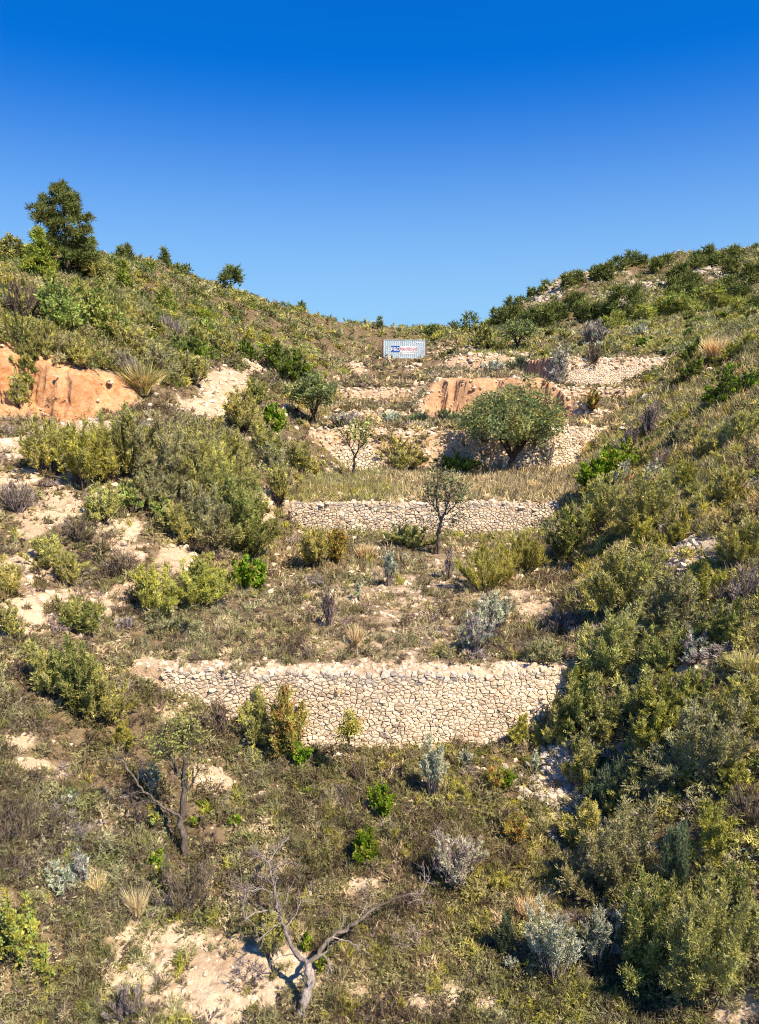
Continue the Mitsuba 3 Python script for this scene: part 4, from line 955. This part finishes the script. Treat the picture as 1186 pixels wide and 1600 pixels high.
far_pine(31.82, 171.71, 3.16, 3.71, 3, 0, 'belt')
far_pine(33.32, 165.97, 3.06, 3.58, 4, 0, 'belt')
far_pine(34.68, 162.74, 2.57, 3.01, 5, 0, 'belt')
far_pine(41.05, 177.52, 2.80, 3.28, 6, 0, 'belt')
far_pine(40.85, 184.11, 2.42, 2.83, 7, 0, 'belt')
far_pine(48.08, 190.59, 2.50, 2.93, 8, 0, 'belt')
far_pine(47.35, 194.93, 2.56, 2.99, 9, 0, 'slope')
far_pine(45.64, 170.15, 2.24, 2.62, 10, 0, 'belt')
far_pine(47.75, 170.22, 3.58, 4.19, 11, 0, 'belt')
far_pine(48.84, 166.75, 2.63, 3.08, 12, 0, 'belt')
far_pine(51.50, 165.44, 4.35, 5.09, 13, 0, 'belt')
far_pine(40.67, 138.59, 2.19, 2.57, 14, 1, 'belt')
far_pine(57.86, 230.58, 3.02, 3.52, 15, 0, 'slope')
far_pine(54.38, 229.07, 2.83, 2.80, 16, 0, 'slope')
far_pine(63.69, 231.45, 3.64, 4.24, 17, 0, 'slope')
far_pine(66.18, 231.51, 3.64, 4.24, 18, 0, 'slope')
far_pine(79.86, 250.67, 3.24, 3.21, 19, 0, 'sky')
far_pine(83.42, 251.13, 3.29, 3.82, 20, 0, 'sky')
far_pine(86.32, 247.33, 3.24, 3.77, 21, 0, 'sky')
far_pine(89.91, 247.95, 3.90, 4.53, 22, 0, 'sky')
far_pine(84.49, 240.75, 3.15, 3.67, 23, 0, 'slope')
far_pine(79.39, 209.25, 3.84, 4.48, 24, 0, 'slope')
far_pine(77.08, 206.34, 2.70, 3.16, 25, 0, 'slope')
far_pine(79.58, 201.42, 3.17, 3.70, 26, 0, 'slope')
far_pine(69.26, 172.64, 3.17, 3.71, 27, 0, 'belt')
far_pine(71.73, 185.50, 2.43, 2.84, 28, 0, 'slope')
far_pine(66.67, 177.77, 3.73, 4.37, 29, 0, 'slope')
far_pine(99.63, 248.94, 2.69, 2.65, 30, 0, 'sky')
far_pine(103.45, 248.21, 3.44, 3.40, 31, 0, 'sky')
far_pine(78.58, 181.77, 2.38, 2.78, 32, 0, 'edge')
far_pine(84.84, 191.10, 3.01, 3.51, 33, 0, 'edge')
far_pine(96.22, 215.89, 3.39, 3.95, 34, 0, 'edge')
far_pine(78.47, 172.12, 2.71, 3.17, 35, 0, 'edge')
far_pine(62.01, 134.34, 2.47, 2.89, 36, 1, 'edge')
far_pine(90.42, 191.97, 3.52, 4.11, 37, 0, 'edge')
far_pine(56.06, 116.34, 1.83, 2.15, 38, 0, 'edge')
far_pine(98.60, 236.15, 3.71, 4.32, 39, 0, 'sky')
far_pine(94.04, 233.58, 3.06, 3.56, 40, 0, 'slope')
far_pine(100.35, 233.54, 3.06, 3.56, 41, 0, 'sky')
far_pine(111.65, 243.94, 3.01, 2.97, 42, 0, 'sky')
far_pine(108.40, 242.36, 3.17, 3.68, 43, 0, 'sky')
far_pine(120.04, 252.51, 3.11, 3.07, 44, 0, 'sky')
far_pine(46.56, 240.73, 2.97, 2.95, 45, 0, 'sky')
far_pine(43.71, 240.92, 2.98, 2.96, 46, 0, 'sky')
far_pine(34.44, 203.40, 3.20, 3.75, 47, 0, 'sky')
far_pine(50.39, 238.37, 2.94, 2.92, 48, 0, 'sky')
far_pine(48.53, 236.17, 2.91, 2.89, 49, 0, 'sky')
far_pine(72.66, 248.21, 2.30, 2.27, 50, 0, 'sky')
far_pine(73.70, 243.93, 3.20, 3.72, 51, 0, 'slope')
far_pine(54.26, 160.02, 2.10, 2.46, 52, 1, 'belt')
far_pine(61.60, 162.62, 3.84, 4.50, 53, 1, 'belt')
far_pine(69.32, 164.49, 3.46, 4.05, 54, 1, 'belt')
far_pine(72.72, 164.23, 2.59, 3.03, 55, 1, 'edge')
far_pine(63.55, 159.99, 2.52, 2.95, 56, 1, 'belt')
far_pine(45.72, 176.61, 2.32, 2.72, 57, 0, 'belt')
far_pine(46.96, 153.69, 2.42, 2.84, 58, 1, 'belt')
far_pine(59.75, 167.27, 2.64, 3.09, 59, 1, 'belt')

# ---- the bare and half dead trees, limb by limb (metres from the trunk foot: right, away, up)
def bare_tree(name, label, cat, x, y, limbs, kind, seed, twig=(5, .5, .012), leaves=None, z0=None):
    """limbs: (part name, [(dx, dy, dz)...], radius at the start, at the end, number of twigs, leafy)."""
    rng = np.random.default_rng(seed); key = numbered(name)
    o = np.array([x, y, ground_z(x, y) if z0 is None else z0]); L = Leaves(); px = PX * math.hypot(x, y)
    for part, pts, r0, r1, nt, leafy, *own in limbs:
        Tb = Tubes(); kd = own[0] if own else kind
        q, rad = limb(Tb, [o + np.array(p) for p in pts], r0, r1, 7, kd, rng, wob=.07)
        ends = twigs_on(Tb, q, rad, rng, nt, twig[1], max(twig[2], .5 * px), kd, t0=.35, sub=twig[0])
        if leafy and leaves:
            lw = math.sqrt(2 * 2.4 * px * px / 2.2)
            leaf_clumps(L, ends + [(q[-1], unit(q[-1] - q[-2]))], rng, int(leafy), leaves[0], lw * 2.2, lw, leaves[1], quad=True)
        Tb.put(numbered(f'{key}__{part}'))
    L.put(key + '__leaves')
    tag(key, label, cat)
bare_tree('almond_tree', 'half dead almond tree with a forked grey trunk and few leaves on the lower left', 'tree', -4.3, 15.46, [
    ('trunk', [(-0.0, 0.0, -0.03), (-0.02, 0.0, 0.52), (-0.05, 0.0, 0.91), (0.04, 0.05, 1.56), (0.07, 0.1, 2.13)], 0.085, 0.06, 3, 0),
    ('limb', [(-0.05, 0.0, 0.88), (-0.32, -0.1, 1.16), (-0.52, -0.15, 1.34), (-0.74, -0.2, 1.58), (-0.95, -0.2, 1.87), (-1.1, -0.2, 2.11)], 0.036, 0.02, 9, 0),
    ('limb', [(-1.1, -0.2, 2.11), (-1.2, -0.2, 2.32), (-1.38, -0.3, 2.48)], 0.03, 0.012, 9, 0),
    ('limb', [(-0.52, -0.15, 1.34), (-0.8, -0.3, 1.43), (-1.08, -0.4, 1.34)], 0.022, 0.01, 8, 0),
    ('limb', [(0.04, 0.05, 1.56), (-0.16, 0.15, 1.96), (-0.35, 0.2, 2.35), (-0.53, 0.3, 2.78)], 0.05, 0.012, 26, 480),
    ('limb', [(0.07, 0.1, 2.13), (0.16, 0.2, 2.53), (0.28, 0.2, 3.01)], 0.055, 0.015, 24, 520),
    ('limb', [(0.03, 0.05, 1.41), (0.21, 0.0, 1.71), (0.41, -0.1, 2.09)], 0.03, 0.01, 12, 110),
    ('limb', [(-0.12, 0.1, 1.91), (-0.18, -0.1, 2.38), (-0.56, -0.1, 2.6)], 0.03, 0.01, 18, 380),
    ('limb', [(0.07, 0.1, 2.13), (-0.07, 0.3, 2.63), (-0.12, 0.4, 3.06)], 0.05, 0.012, 26, 480),], 12, 301, twig=(4, .42, .009), leaves=(.16, ((16, .35), (0, .65))))
bare_tree('dead_tree', 'dead leafless tree with a pale weathered trunk and long spreading limb at the bottom', 'tree', -1.36, 11.57, [
    ('trunk', [(-0.08, 0.0, -0.25), (0.04, 0.03, 0.24), (0.18, 0.2, 0.6), (0.1, 0.37, 0.76)], 0.105, 0.08, 4, 0),
    ('limb', [(0.1, 0.37, 0.76), (-0.15, 0.51, 0.84), (-0.35, 0.95, 0.94), (-0.55, 1.45, 0.95), (-0.74, 2.16, 0.98), (-0.91, 2.65, 1.17)], 0.046, 0.018, 30, 0),
    ('limb', [(-0.91, 2.65, 1.17), (-1.08, 2.79, 1.22), (-1.31, 2.9, 1.26)], 0.016, 0.004, 16, 0),
    ('limb', [(-0.91, 2.65, 1.17), (-0.76, 2.97, 1.29), (-0.6, 3.16, 1.35)], 0.016, 0.004, 18, 0),
    ('limb', [(-0.83, 2.48, 1.11), (-0.58, 2.69, 1.18), (-0.25, 2.59, 1.15)], 0.012, 0.004, 8, 0),
    ('limb', [(-0.53, 1.4, 0.95), (-0.77, 1.51, 0.95), (-1.0, 1.44, 0.95), (-1.14, 1.26, 0.95)], 0.028, 0.012, 8, 0),
    ('limb', [(-0.46, 1.19, 0.95), (-0.67, 0.95, 0.94), (-0.85, 0.75, 0.9)], 0.012, 0.005, 7, 0),
    ('limb', [(-1.14, 1.26, 0.95), (-1.32, 1.97, 0.91), (-1.48, 2.62, 1.16)], 0.012, 0.004, 8, 0),
    ('limb', [(0.1, 0.37, 0.76), (0.22, 0.45, 0.81), (0.38, 0.72, 0.9), (0.79, 1.06, 0.94), (1.1, 1.36, 0.95), (1.32, 1.63, 0.94)], 0.048, 0.026, 14, 0, 12),
    ('limb', [(1.32, 1.63, 0.94), (1.59, 1.84, 0.92), (1.95, 2.02, 0.93)], 0.026, 0.013, 6, 0, 12),
    ('limb', [(1.95, 2.02, 0.93), (2.18, 2.02, 0.93), (2.27, 2.35, 1.06), (2.26, 2.69, 1.18)], 0.014, 0.005, 6, 0),
    ('limb', [(2.18, 2.02, 0.93), (2.37, 2.33, 1.05)], 0.01, 0.004, 4, 0),
    ('limb', [(1.95, 2.02, 0.93), (2.21, 1.79, 0.93), (2.43, 1.71, 0.93)], 0.012, 0.004, 4, 0),
    ('limb', [(0.19, 0.43, 0.8), (0.36, 0.51, 0.84), (0.48, 0.37, 0.76), (0.52, 0.28, 0.68)], 0.03, 0.012, 3, 0),
    ('limb', [(0.36, 0.51, 0.84), (0.52, 0.62, 0.87)], 0.012, 0.005, 2, 0),
    ('limb', [(0.62, 0.94, 0.93), (0.7, 1.19, 0.95), (0.73, 1.4, 0.95)], 0.012, 0.005, 2, 0),
    ('limb', [(-0.69, 1.99, 0.92), (-0.96, 2.12, 0.97), (-1.18, 2.07, 0.95), (-1.45, 2.17, 0.99)], 0.016, 0.004, 9, 0),
    ('limb', [(-0.38, 1.03, 0.94), (-0.22, 1.33, 0.95), (-0.17, 1.79, 0.93), (0.03, 2.07, 0.95)], 0.016, 0.004, 9, 0),
    ('limb', [(-0.55, 1.45, 0.95), (-0.43, 1.93, 0.91), (-0.44, 2.2, 1.0)], 0.013, 0.004, 6, 0),
    ('limb', [(0.51, 0.83, 0.92), (0.8, 0.75, 0.9), (1.12, 0.56, 0.85)], 0.016, 0.004, 7, 0),
    ('limb', [(0.96, 1.22, 0.95), (1.1, 1.65, 0.94), (1.07, 2.02, 0.93)], 0.014, 0.004, 6, 0),
    ('limb', [(-0.15, 0.51, 0.84), (-0.42, 0.47, 0.82), (-0.63, 0.32, 0.72)], 0.015, 0.004, 7, 0),], 14, 302, twig=(3, .26, .005))
bare_tree('young_almond_tree', 'thin sparse tree with a dark trunk standing in front of the middle wall', 'tree', 2.69, 33.68, [
    ('trunk', [(0.0, 0.0, -0.06), (-0.04, 0.0, 0.91), (0.07, 0.0, 1.5)], 0.11, 0.08, 0, 0),
    ('limb', [(0.07, 0.0, 1.5), (-0.1, 0.2, 2.05), (-0.13, 0.3, 2.76), (-0.24, 0.4, 3.48)], 0.06, 0.012, 14, 210),
    ('limb', [(0.07, 0.0, 1.5), (0.28, -0.1, 2.1), (0.43, -0.2, 2.83), (0.68, -0.2, 3.54)], 0.06, 0.012, 16, 230),
    ('limb', [(-0.07, 0.1, 1.92), (-0.41, 0.3, 2.33), (-0.64, 0.4, 2.75)], 0.035, 0.01, 10, 120),
    ('limb', [(0.09, 0.0, 1.7), (0.46, -0.3, 1.98), (0.78, -0.5, 2.59), (1.09, -0.6, 3.11)], 0.04, 0.01, 14, 220),
    ('limb', [(0.04, 0.0, 1.59), (0.36, -0.2, 1.62), (0.69, -0.3, 1.81)], 0.02, 0.008, 5, 40),
    ('limb', [(0.36, -0.1, 2.53), (0.14, 0.1, 3.08), (0.19, 0.1, 3.6)], 0.03, 0.01, 9, 120),], 12, 303, twig=(5, .6, .012), leaves=(.28, ((9, .7), (15, .3))))
bare_tree('young_almond_tree', 'small bare dark tree before the collapsing wall on the middle terrace', 'tree', -1.75, 49.17, [
    ('trunk', [(-0.0, 0.0, -0.04), (0.09, 0.0, 0.67), (0.17, 0.0, 1.21)], 0.09, 0.07, 0, 0),
    ('limb', [(0.17, 0.0, 1.21), (-0.12, 0.1, 1.82), (-0.41, 0.2, 2.31), (-0.57, 0.3, 2.88)], 0.05, 0.012, 9, 70),
    ('limb', [(0.17, 0.0, 1.21), (0.38, -0.1, 1.84), (0.51, -0.2, 2.58), (0.8, -0.2, 3.15)], 0.05, 0.012, 9, 120),
    ('limb', [(0.34, -0.1, 1.67), (0.72, -0.3, 2.06), (1.05, -0.5, 2.68)], 0.03, 0.01, 7, 60),
    ('limb', [(-0.08, 0.1, 1.74), (0.22, 0.1, 2.4), (0.18, 0.1, 3.14)], 0.03, 0.01, 6, 110),], 13, 304, twig=(4, .6, .014), leaves=(.3, ((16, .6), (0, .4))))
bare_tree('leafy_sapling', 'slender leafy sapling growing against the near wall', 'sapling', -0.56, 18.11, [
    ('trunk', [(-0.0, 0.0, -0.04), (-0.1, 0.0, 0.44), (-0.21, 0.05, 0.81)], 0.02, 0.016, 0, 0),
    ('limb', [(-0.21, 0.05, 0.81), (-0.26, 0.1, 1.17), (-0.16, 0.1, 1.72)], 0.016, 0.006, 10, 700),
    ('limb', [(-0.22, 0.05, 1.02), (-0.39, 0.1, 1.2)], 0.01, 0.005, 4, 260),
    ('limb', [(-0.24, 0.1, 1.17), (-0.04, 0.0, 1.47)], 0.01, 0.005, 4, 260),], 12, 305, twig=(3, .2, .006), leaves=(.13, ((1, .6), (0, .4))))
bare_tree('leafy_sapling', 'bare stick standing right of the slender leafy sapling', 'sapling', -0.34, 17.98, [
    ('trunk', [(-0.0, 0.0, -0.02), (-0.03, 0.0, 0.43), (-0.05, 0.0, 0.92)], 0.014, 0.006, 3, 0),], 14, 306, twig=(1, .08, .004))

ROCKS = [
    (-4.45, 17.51, 0.32, 'flat pale stone block right of the half dead tree, left one'),
    (-4.22, 17.79, 0.26, 'pale stone block right of the half dead tree, top one'),
    (-3.98, 17.83, 0.23, 'small pale stone block at the right end of the broken pile'),
    (-4.21, 17.44, 0.27, 'pale stone block in front of the broken pile'),
    (-7.55, 15.95, 0.29, 'single pale rock on the lower left slope'),
    (-8.42, 17.01, 0.24, 'pale rock by the left cluster of shrubs'),
    (-8.31, 16.70, 0.18, 'small pale rock below the one by the left shrub cluster'),
    (-5.13, 23.61, 0.23, 'white rock lying on the lower terrace at the left'),
    (3.85, 14.99, 0.22, 'pale rock in the shaded gully'),
    (4.11, 17.68, 0.26, 'grey rock at the top of the gully'),
    (4.84, 17.10, 0.28, 'grey boulder in the shade of the gully'),
    (6.06, 23.12, 0.32, 'grey rock at the right edge of the lower terrace'),
    (9.78, 23.58, 0.28, 'grey rock on the stony patch of the right slope'),
]

# ------------------------------------------------------------------ ground cover nobody could count
def domes(L, rng, C, R, H, kind_sets, K, asp, up, jit=.5, hollow=.55, px=None, leaf=2.6):
    """Many low plants at once: plant i is K[i] leaves on an uneven dome of radius R[i] and height H[i] about C[i]."""
    m = len(C); per = 6
    S = np.maximum(1, K // per); os_ = np.repeat(np.arange(m), S); ns = len(os_)
    az = rng.random(ns) * 2 * np.pi
    ph = rng.random((m, 2)) * 6.28
    q = rng.random(ns) ** .6
    lob = 1 + .28 * np.sin(2 * az + ph[os_, 0]) + .2 * np.sin(3 * az + ph[os_, 1])
    r = q * R[os_] * lob
    z = H[os_] * np.sqrt(np.clip(1 - .9 * q * q, 0, 1)) * (hollow + (1 - hollow) * rng.random(ns)) * rng.uniform(.75, 1.15, ns)
    v = np.stack([np.cos(az) * q, np.sin(az) * q, np.full(ns, up)], 1)
    Ds = unit(v + rng.normal(scale=jit, size=(ns, 3)))
    Ps = C[os_] + np.stack([r * np.cos(az), r * np.sin(az), z], 1)
    so = np.repeat(np.arange(ns), per); o = os_[so]; n = len(so)
    ln = np.maximum(.45 * H, 4 * px)[o]
    P = Ps[so] - Ds[so] * (ln * rng.random(n))[:, None] + rng.normal(size=(n, 3)) * (.6 * px[o])[:, None]
    D = unit(Ds[so] + rng.normal(scale=.35, size=(n, 3)))
    stone_ = rng.random(ns)
    lw = np.sqrt(2 * leaf * px[o] ** 2 / asp[o])
    tone = rng.random(m)
    k = np.empty(n, int)
    for s, (kinds) in enumerate(kind_sets[0]):
        on = kind_sets[1][o] == s
        main = pick(kinds, m, rng)
        k[on] = np.where(rng.random(on.sum()) < .75, main[o[on]], pick(kinds, on.sum(), rng))
    L.add(P, D, lw * asp[o] * rng.uniform(.6, 1.3, n), lw * rng.uniform(.8, 1.2, n), k, .4 * tone[o] + .35 * stone_[so] + .25 * rng.random(n), rng)
rng = np.random.default_rng(5)
_ok = (GY > 9.5) & (np.abs(GX / (np.maximum(GY, 0) + 9)) < .56 + 3 / (GY + 9)) & (GY < 290)
_cy, _cx = np.nonzero(_ok[:-1, :-1])
def sample(m, weight):
    """m random ground points, in proportion to WEIGHT per grid cell (cells grow with distance)."""
    w = weight[:-1, :-1][_cy, _cx]; c = rng.choice(len(_cy), m, p=w / w.sum()); i, j = _cy[c], _cx[c]
    a, b = rng.random(m), rng.random(m)
    def lerp(A): return (A[i, j] * (1 - a) + A[i, j + 1] * a) * (1 - b) + (A[i + 1, j] * (1 - a) + A[i + 1, j + 1] * a) * b
    return np.stack([lerp(GX), lerp(GY), lerp(GZ)], 1), i, j
COVER = np.clip(1 - np.maximum.reduce([np.clip(BAREG * 1.12, 0, .97), np.clip(CLAYB * 1.6, 0, .97), valley_bank * .62]), 0.0, 1)
COVER *= .42 + .58 * ss(-.18, .06, n2(GX, GY, .55, 4, 61))
COVER *= 1 - .8 * (np.abs(GX - 3.5) < 4.5) * (GY > 97) * (GY < 112)
COVER *= 1 - .35 * (GY > 20) * (GY < 38) * (ZONE == 0) * ss(.0, .14, n2(GX, GY, .8, 4, 63))
HILLZ = ((ZONE == 1) & (_sd > .8)) | (GY > 118) | ((ZONE == 2) & (GY > 70))
RIGHTZ = (ZONE == 2) & (GY <= 70)
LEFTZ = (ZONE == 1) & (_sd <= .8)
VALZ = (ZONE == 0) & (GY <= 118)
FARZ = (ZONE == 3)
MIX = [((18, .18), (21, .30), (22, .14), (15, .20), (4, .10), (6, .08)),          # 0 lowest terrace, left
       ((0, .26), (21, .28), (1, .18), (18, .12), (15, .16)),                    # 1 lowest terrace, right
       ((18, .16), (15, .30), (6, .32), (24, .12), (22, .06), (4, .04)),          # 2 second terrace
       ((6, .58), (5, .20), (18, .14), (15, .08)),                               # 3 straw
       ((15, .45), (0, .25), (1, .18), (6, .12)),                                # 4 green grass
       ((18, .30), (22, .18), (21, .20), (15, .16), (19, .08), (6, .08)),        # 5 dry left slope
       ((0, .30), (15, .26), (1, .08), (11, .26), (24, .05), (9, .05)),          # 6 left hill
       ((0, .22), (15, .26), (23, .22), (1, .10), (24, .10), (4, .05), (3, .03), (11, .08)),  # 7 right slope
       ((15, .38), (0, .20), (24, .18), (11, .18), (4, .06))]                    # 8 far hill
def mix_of(P, i, j):
    x, y = P[:, 0], P[:, 1]
    w = x + 1.2 * (rng.random(len(x)) - .5) + 3 * n2(x, y, .3, 3, 71)
    k = np.where(w > 1.5, 1, 0)
    k = np.where((y > 19.8) & (y < 37), 2, k); k = np.where((y > 36.2 + rng.normal(size=len(y)) * .6) & (y < 38.5), 4, k)
    k = np.where((y > 38.4) & (y < 53), np.where(w > .5, 3, 4), k); k = np.where(y >= 53, np.where(rng.random(len(y)) < .5, 3, 5), k)
    k = np.where(LEFTZ[i, j], np.where((y > 24) & (x > -9) & (w > -8.5), 4, 5), k); k = np.where(RIGHTZ[i, j], 7, k)
    k = np.where(HILLZ[i, j], 6, k); k = np.where((y > 95) & (x > 12), 7, k); k = np.where(FARZ[i, j], 8, k)
    return k
# low plants on the terraces and lower slopes
def cover(key, weight, m, hr, rr, kpx, asp, up, text, cat, jit=.5, hollow=.4, mix=None, leaf=2.6):
    m = int(m * 1.2)                                 # the cover goes on a little beyond both edges of the view
    P, i, j = sample(m, weight)
    px = PX * np.hypot(P[:, 0], P[:, 1])
    R = np.exp(rng.uniform(np.log(rr[0]), np.log(rr[1]), m)); R = np.maximum(R, 2.2 * px)
    H = R * rng.uniform(hr[0], hr[1], m); mid = (hr[0] + hr[1]) / 2
    mx = mix_of(P, i, j) if mix is None else np.zeros(m, int)
    kinds = np.empty(m, int)
    for q in np.unique(mx): kinds[mx == q] = pick((MIX if mix is None else [mix])[q], int((mx == q).sum()), rng)
    size = np.round(np.log(R / px) / .3).astype(int); var = rng.integers(0, 3, m); turn = rng.random(m) * 6.283
    for n in range(m):
        # one model per kind, size in the picture and variant; every plant is a turned and scaled copy of one
        g = f'plants_{key}_{kinds[n]}_{size[n]}_{var[n]}'
        if g not in scene:
            rpx = math.exp(.3 * size[n]); k = int(kinds[n])
            K = np.array([int(np.clip(rpx * (.55 + mid) * rpx * kpx, 6, 400))]); L = Leaves()
            domes(L, rng, np.zeros((1, 3)), np.ones(1), np.array([mid]), ([((k, .8), (15, .1), (18, .1))], np.zeros(1, int)), K, np.array([float(asp)]), up, jit, hollow, np.array([1 / rpx]), leaf)
            scene[g] = {'type': 'shapegroup', 'leaves': mikit.ply((np.vstack(L.v), np.vstack(L.f)), 'leaf', uv=np.vstack(L.uv))}
        c, t, r, z = math.cos(turn[n]), math.sin(turn[n]), R[n], H[n] / mid
        scene[f'{key}__{n + 1:03d}'] = {'type': 'instance', 'model': {'type': 'ref', 'id': g}, 'to_world': T([[r * c, -r * t, 0, P[n, 0]], [r * t, r * c, 0, P[n, 1]], [0, 0, z, P[n, 2] - .02], [0, 0, 0, 1]])}
    tag(key, text, cat, kind='stuff')
LOW = COVER * (VALZ | LEFTZ | RIGHTZ) * (GY < 75)
cover('ground_cover', LOW * (VALZ * 1.0 + LEFTZ * .8 + RIGHTZ * .8), 24000, (.4, 1.0), (.07, .26), .95, 4.0, .5, 'low dry green and brown plants covering the terraces', 'ground cover')
cover('dry_grass', LOW * ((VALZ * (GY > 20)) * 1.0 + .25) * (1 + 3.4 * VALZ * (GY > 38.5) * (GY < 53) * ss(-.12, .12, n2(GX, GY, .35, 4, 67))), 11000, (.8, 1.7), (.07, .2), 1.0, 9.0, 1.4, 'thin straw grass standing on the terraces', 'grass', jit=.3, hollow=.1)
cover('low_scrub', COVER * (RIGHTZ * 1.1 + LEFTZ * .8 + VALZ * .15 + VALZ * .35 * (GY < 19.5)) * (GY < 75), 4600, (.5, .95), (.16, .5), 1.25, 3.4, .6, 'low scrub between the larger bushes of both slopes', 'scrub')
cover('fine_grass', LOW * (VALZ * (GY < 19.6) * 1.2 + LEFTZ * .6 + RIGHTZ * .6 + VALZ * (GY > 19.6) * .35), 9000, (1.0, 2.2), (.08, .22), .9, 8.0, 1.0, 'fine olive and straw coloured grass between the shrubs', 'grass', jit=.4, hollow=.15, mix=((21, .38), (15, .18), (18, .20), (6, .10), (1, .14)))
cover('dry_twigs', LOW * (VALZ * (GY < 36) * .8 + LEFTZ * 1.2 + RIGHTZ * .5), 2600, (.6, 1.2), (.15, .45), .8, 9.0, .7, 'tangles of dry grey brown twigs on the slopes', 'twigs', jit=.45, hollow=.2, mix=((22, .5), (4, .3), (19, .2)))
cover('slope_grass', RIGHTZ * COVER * (GY > 24) * (.25 + ss(-.1, .08, n2(GX, GY, .3, 4, 69))), 4600, (1.0, 2.0), (.15, .4), 1.0, 8.0, 1.0, 'pale yellow green grass on the upper right slope', 'grass', jit=.4, hollow=.15, mix=((24, .5), (1, .25), (5, .25)))
HW = COVER * (HILLZ | (LEFTZ & (GY > 62))) * ~FARZ * (GY < 200)
cover('hillside_scrub', HW * (GX < 6), 5200, (.7, 1.15), (.35, .95), 2.1, 3.0, .6, 'dense green scrub covering the left hillside', 'scrub', leaf=1.7)
cover('hillside_scrub_001', HW * (GX >= 6), 3600, (.7, 1.15), (.4, 1.05), 2.0, 3.0, .6, 'scrub covering the slopes beyond the terraces on the right', 'scrub', leaf=1.7)
cover('far_scrub', FARZ * (GY < 290) * (.15 + ss(-.12, .12, n2(GX, GY, .045, 4, 81))), 5200, (.5, .9), (.5, 1.3), 2.4, 2.6, .6, 'low scrub on the distant hill', 'scrub', leaf=1.7)
cover('terrace_scrub', COVER * VALZ * (GY > 53) * (.6 + 2.5 * (GY > 96)), 4600, (.5, 1.1), (.15, .5), 1.6, 3.4, .6, 'dry low scrub on the narrow upper terraces', 'scrub')
# single bushes that stand out of the scrub
def stand_out(weight, m, where, wr):
    P, _, _ = sample(m * 3, weight)
    keep = []
    for p in P:
        if all(math.hypot(p[0] - q[0], p[1] - q[1]) > .03 * p[1] for q in keep) and len(keep) < m: keep.append(p)
    looks = {'dark': 'dark green', 'olive': 'olive green', 'yellow': 'yellow green', 'oak': 'deep green broad leaved', 'pale': 'pale green broad leaved', 'mauve': 'dry mauve grey', 'silver': 'silver grey'}
    for p in keep:
        st = rng.choice(list(looks), p=[.26, .24, .14, .14, .08, .08, .06]); w = rng.uniform(*wr)
        make_shrub(st, float(p[0]), float(p[1]), w, w * rng.uniform(.55, .85), f'{looks[st]} bush standing out of the scrub {where}', f'{looks[st]} bushes {where}')
stand_out(HW * (GX < -2) * (GY < 125), 46, 'on the left hillside', (.9, 2.1))
stand_out(RIGHTZ * COVER * (GY > 26) * (GX > 9), 34, 'on the right slope', (.8, 1.6))
stand_out(HW * (GX > 8) * (GY > 95) * (GY < 170), 34, 'beyond the upper terraces', (1.2, 2.4))
# loose stones
def rocks(key, weight, m, r0, r1, text, gray):
    P, i, j = sample(m, weight)
    px = PX * P[:, 1]
    B = trimesh.creation.icosahedron(); V0, F0 = np.array(B.vertices), np.array(B.faces)
    r = np.exp(rng.uniform(np.log(r0), np.log(r1), m)) * np.maximum(1, 1.1 * px / r0)
    V = V0[None] * (1 + rng.normal(scale=.17, size=(m, 12, 1))) * (r[:, None, None] * rng.uniform(.65, 1.3, (m, 1, 3)) * [1, 1, .7])
    a = rng.random(m) * 6.28; ca, sa = np.cos(a)[:, None], np.sin(a)[:, None]
    V = np.stack([V[..., 0] * ca - V[..., 1] * sa, V[..., 0] * sa + V[..., 1] * ca, V[..., 2]], -1) + (P + [0, 0, 0.1 * r0])[:, None]
    uv = np.repeat(np.stack([rng.random(m), np.clip(gray + rng.normal(scale=.15, size=m), 0, 1)], 1), 12, 0)
    scene[key] = mikit.ply((V.reshape(-1, 3), (F0[None] + (np.arange(m) * 12)[:, None, None]).reshape(-1, 3)), 'stone', uv=uv)
    tag(key, text, 'stones', kind='stuff')
SOILZ = np.clip(np.maximum.reduce([BAREG, .16 + 0 * BAREG]), 0, 1) * (1 - CLAY * .6) * (GY < 75)
rocks('pebbles', SOILZ, 6500, .014, .055, 'small pale stones lying on the bare soil', .2)
BANKZ = valley_bank * (1 - np.clip(CLAYB * 1.5, 0, 1))
rocks('rubble', BANKZ, 1900, .04, .10, 'pale rubble on the terrace banks', .1)
GUL = np.exp(-((GX - 4.6 - .25 * np.sin(GY)) / .7) ** 2) * ss(11.5, 13, GY) * ss(19.6, 18.5, GY)
STP = np.exp(-(((GX - 10.3) / .8) ** 2 + ((GY - 25) / 1.6) ** 2)) * 1.2
rocks('gully_stones', GUL + STP * .6, 1100, .045, .16, 'grey stones heaped in the shaded gully and on the right slope', .75)
def make_rock(x, y, w, label, i):
    g = np.random.default_rng(900 + i); key = numbered('rock')
    pts = unit(g.normal(size=(26, 3))) * np.array([.55, .42, .33]) * g.uniform(.8, 1.1, (26, 1))
    pts[:, 2] = np.clip(pts[:, 2], -.2, .22)
    m = trimesh.convex.convex_hull(pts * w); m.apply_transform(trimesh.transformations.rotation_matrix(g.uniform(0, 6.28), [0, 0, 1])); m.apply_transform(trimesh.transformations.rotation_matrix(g.uniform(-.25, .25), [1, 0, 0]))
    m.apply_translation([x, y, ground_z(x, y) + .12 * w])
    scene[key] = mikit.ply(m, 'stone', smooth=25) if False else mikit.ply(m, 'stone', uv=np.tile([.75, .35], (len(m.vertices), 1)))
    tag(key, label, 'rock')
for _i, (_x, _y, _w, _l) in enumerate(ROCKS): make_rock(_x, _y, _w, _l, _i)

rocks('far_rocks', FARZ * BAREG * (GY < 290), 700, .35, 1.1, 'grey and pale rocks on the shoulder of the distant hill', .8)
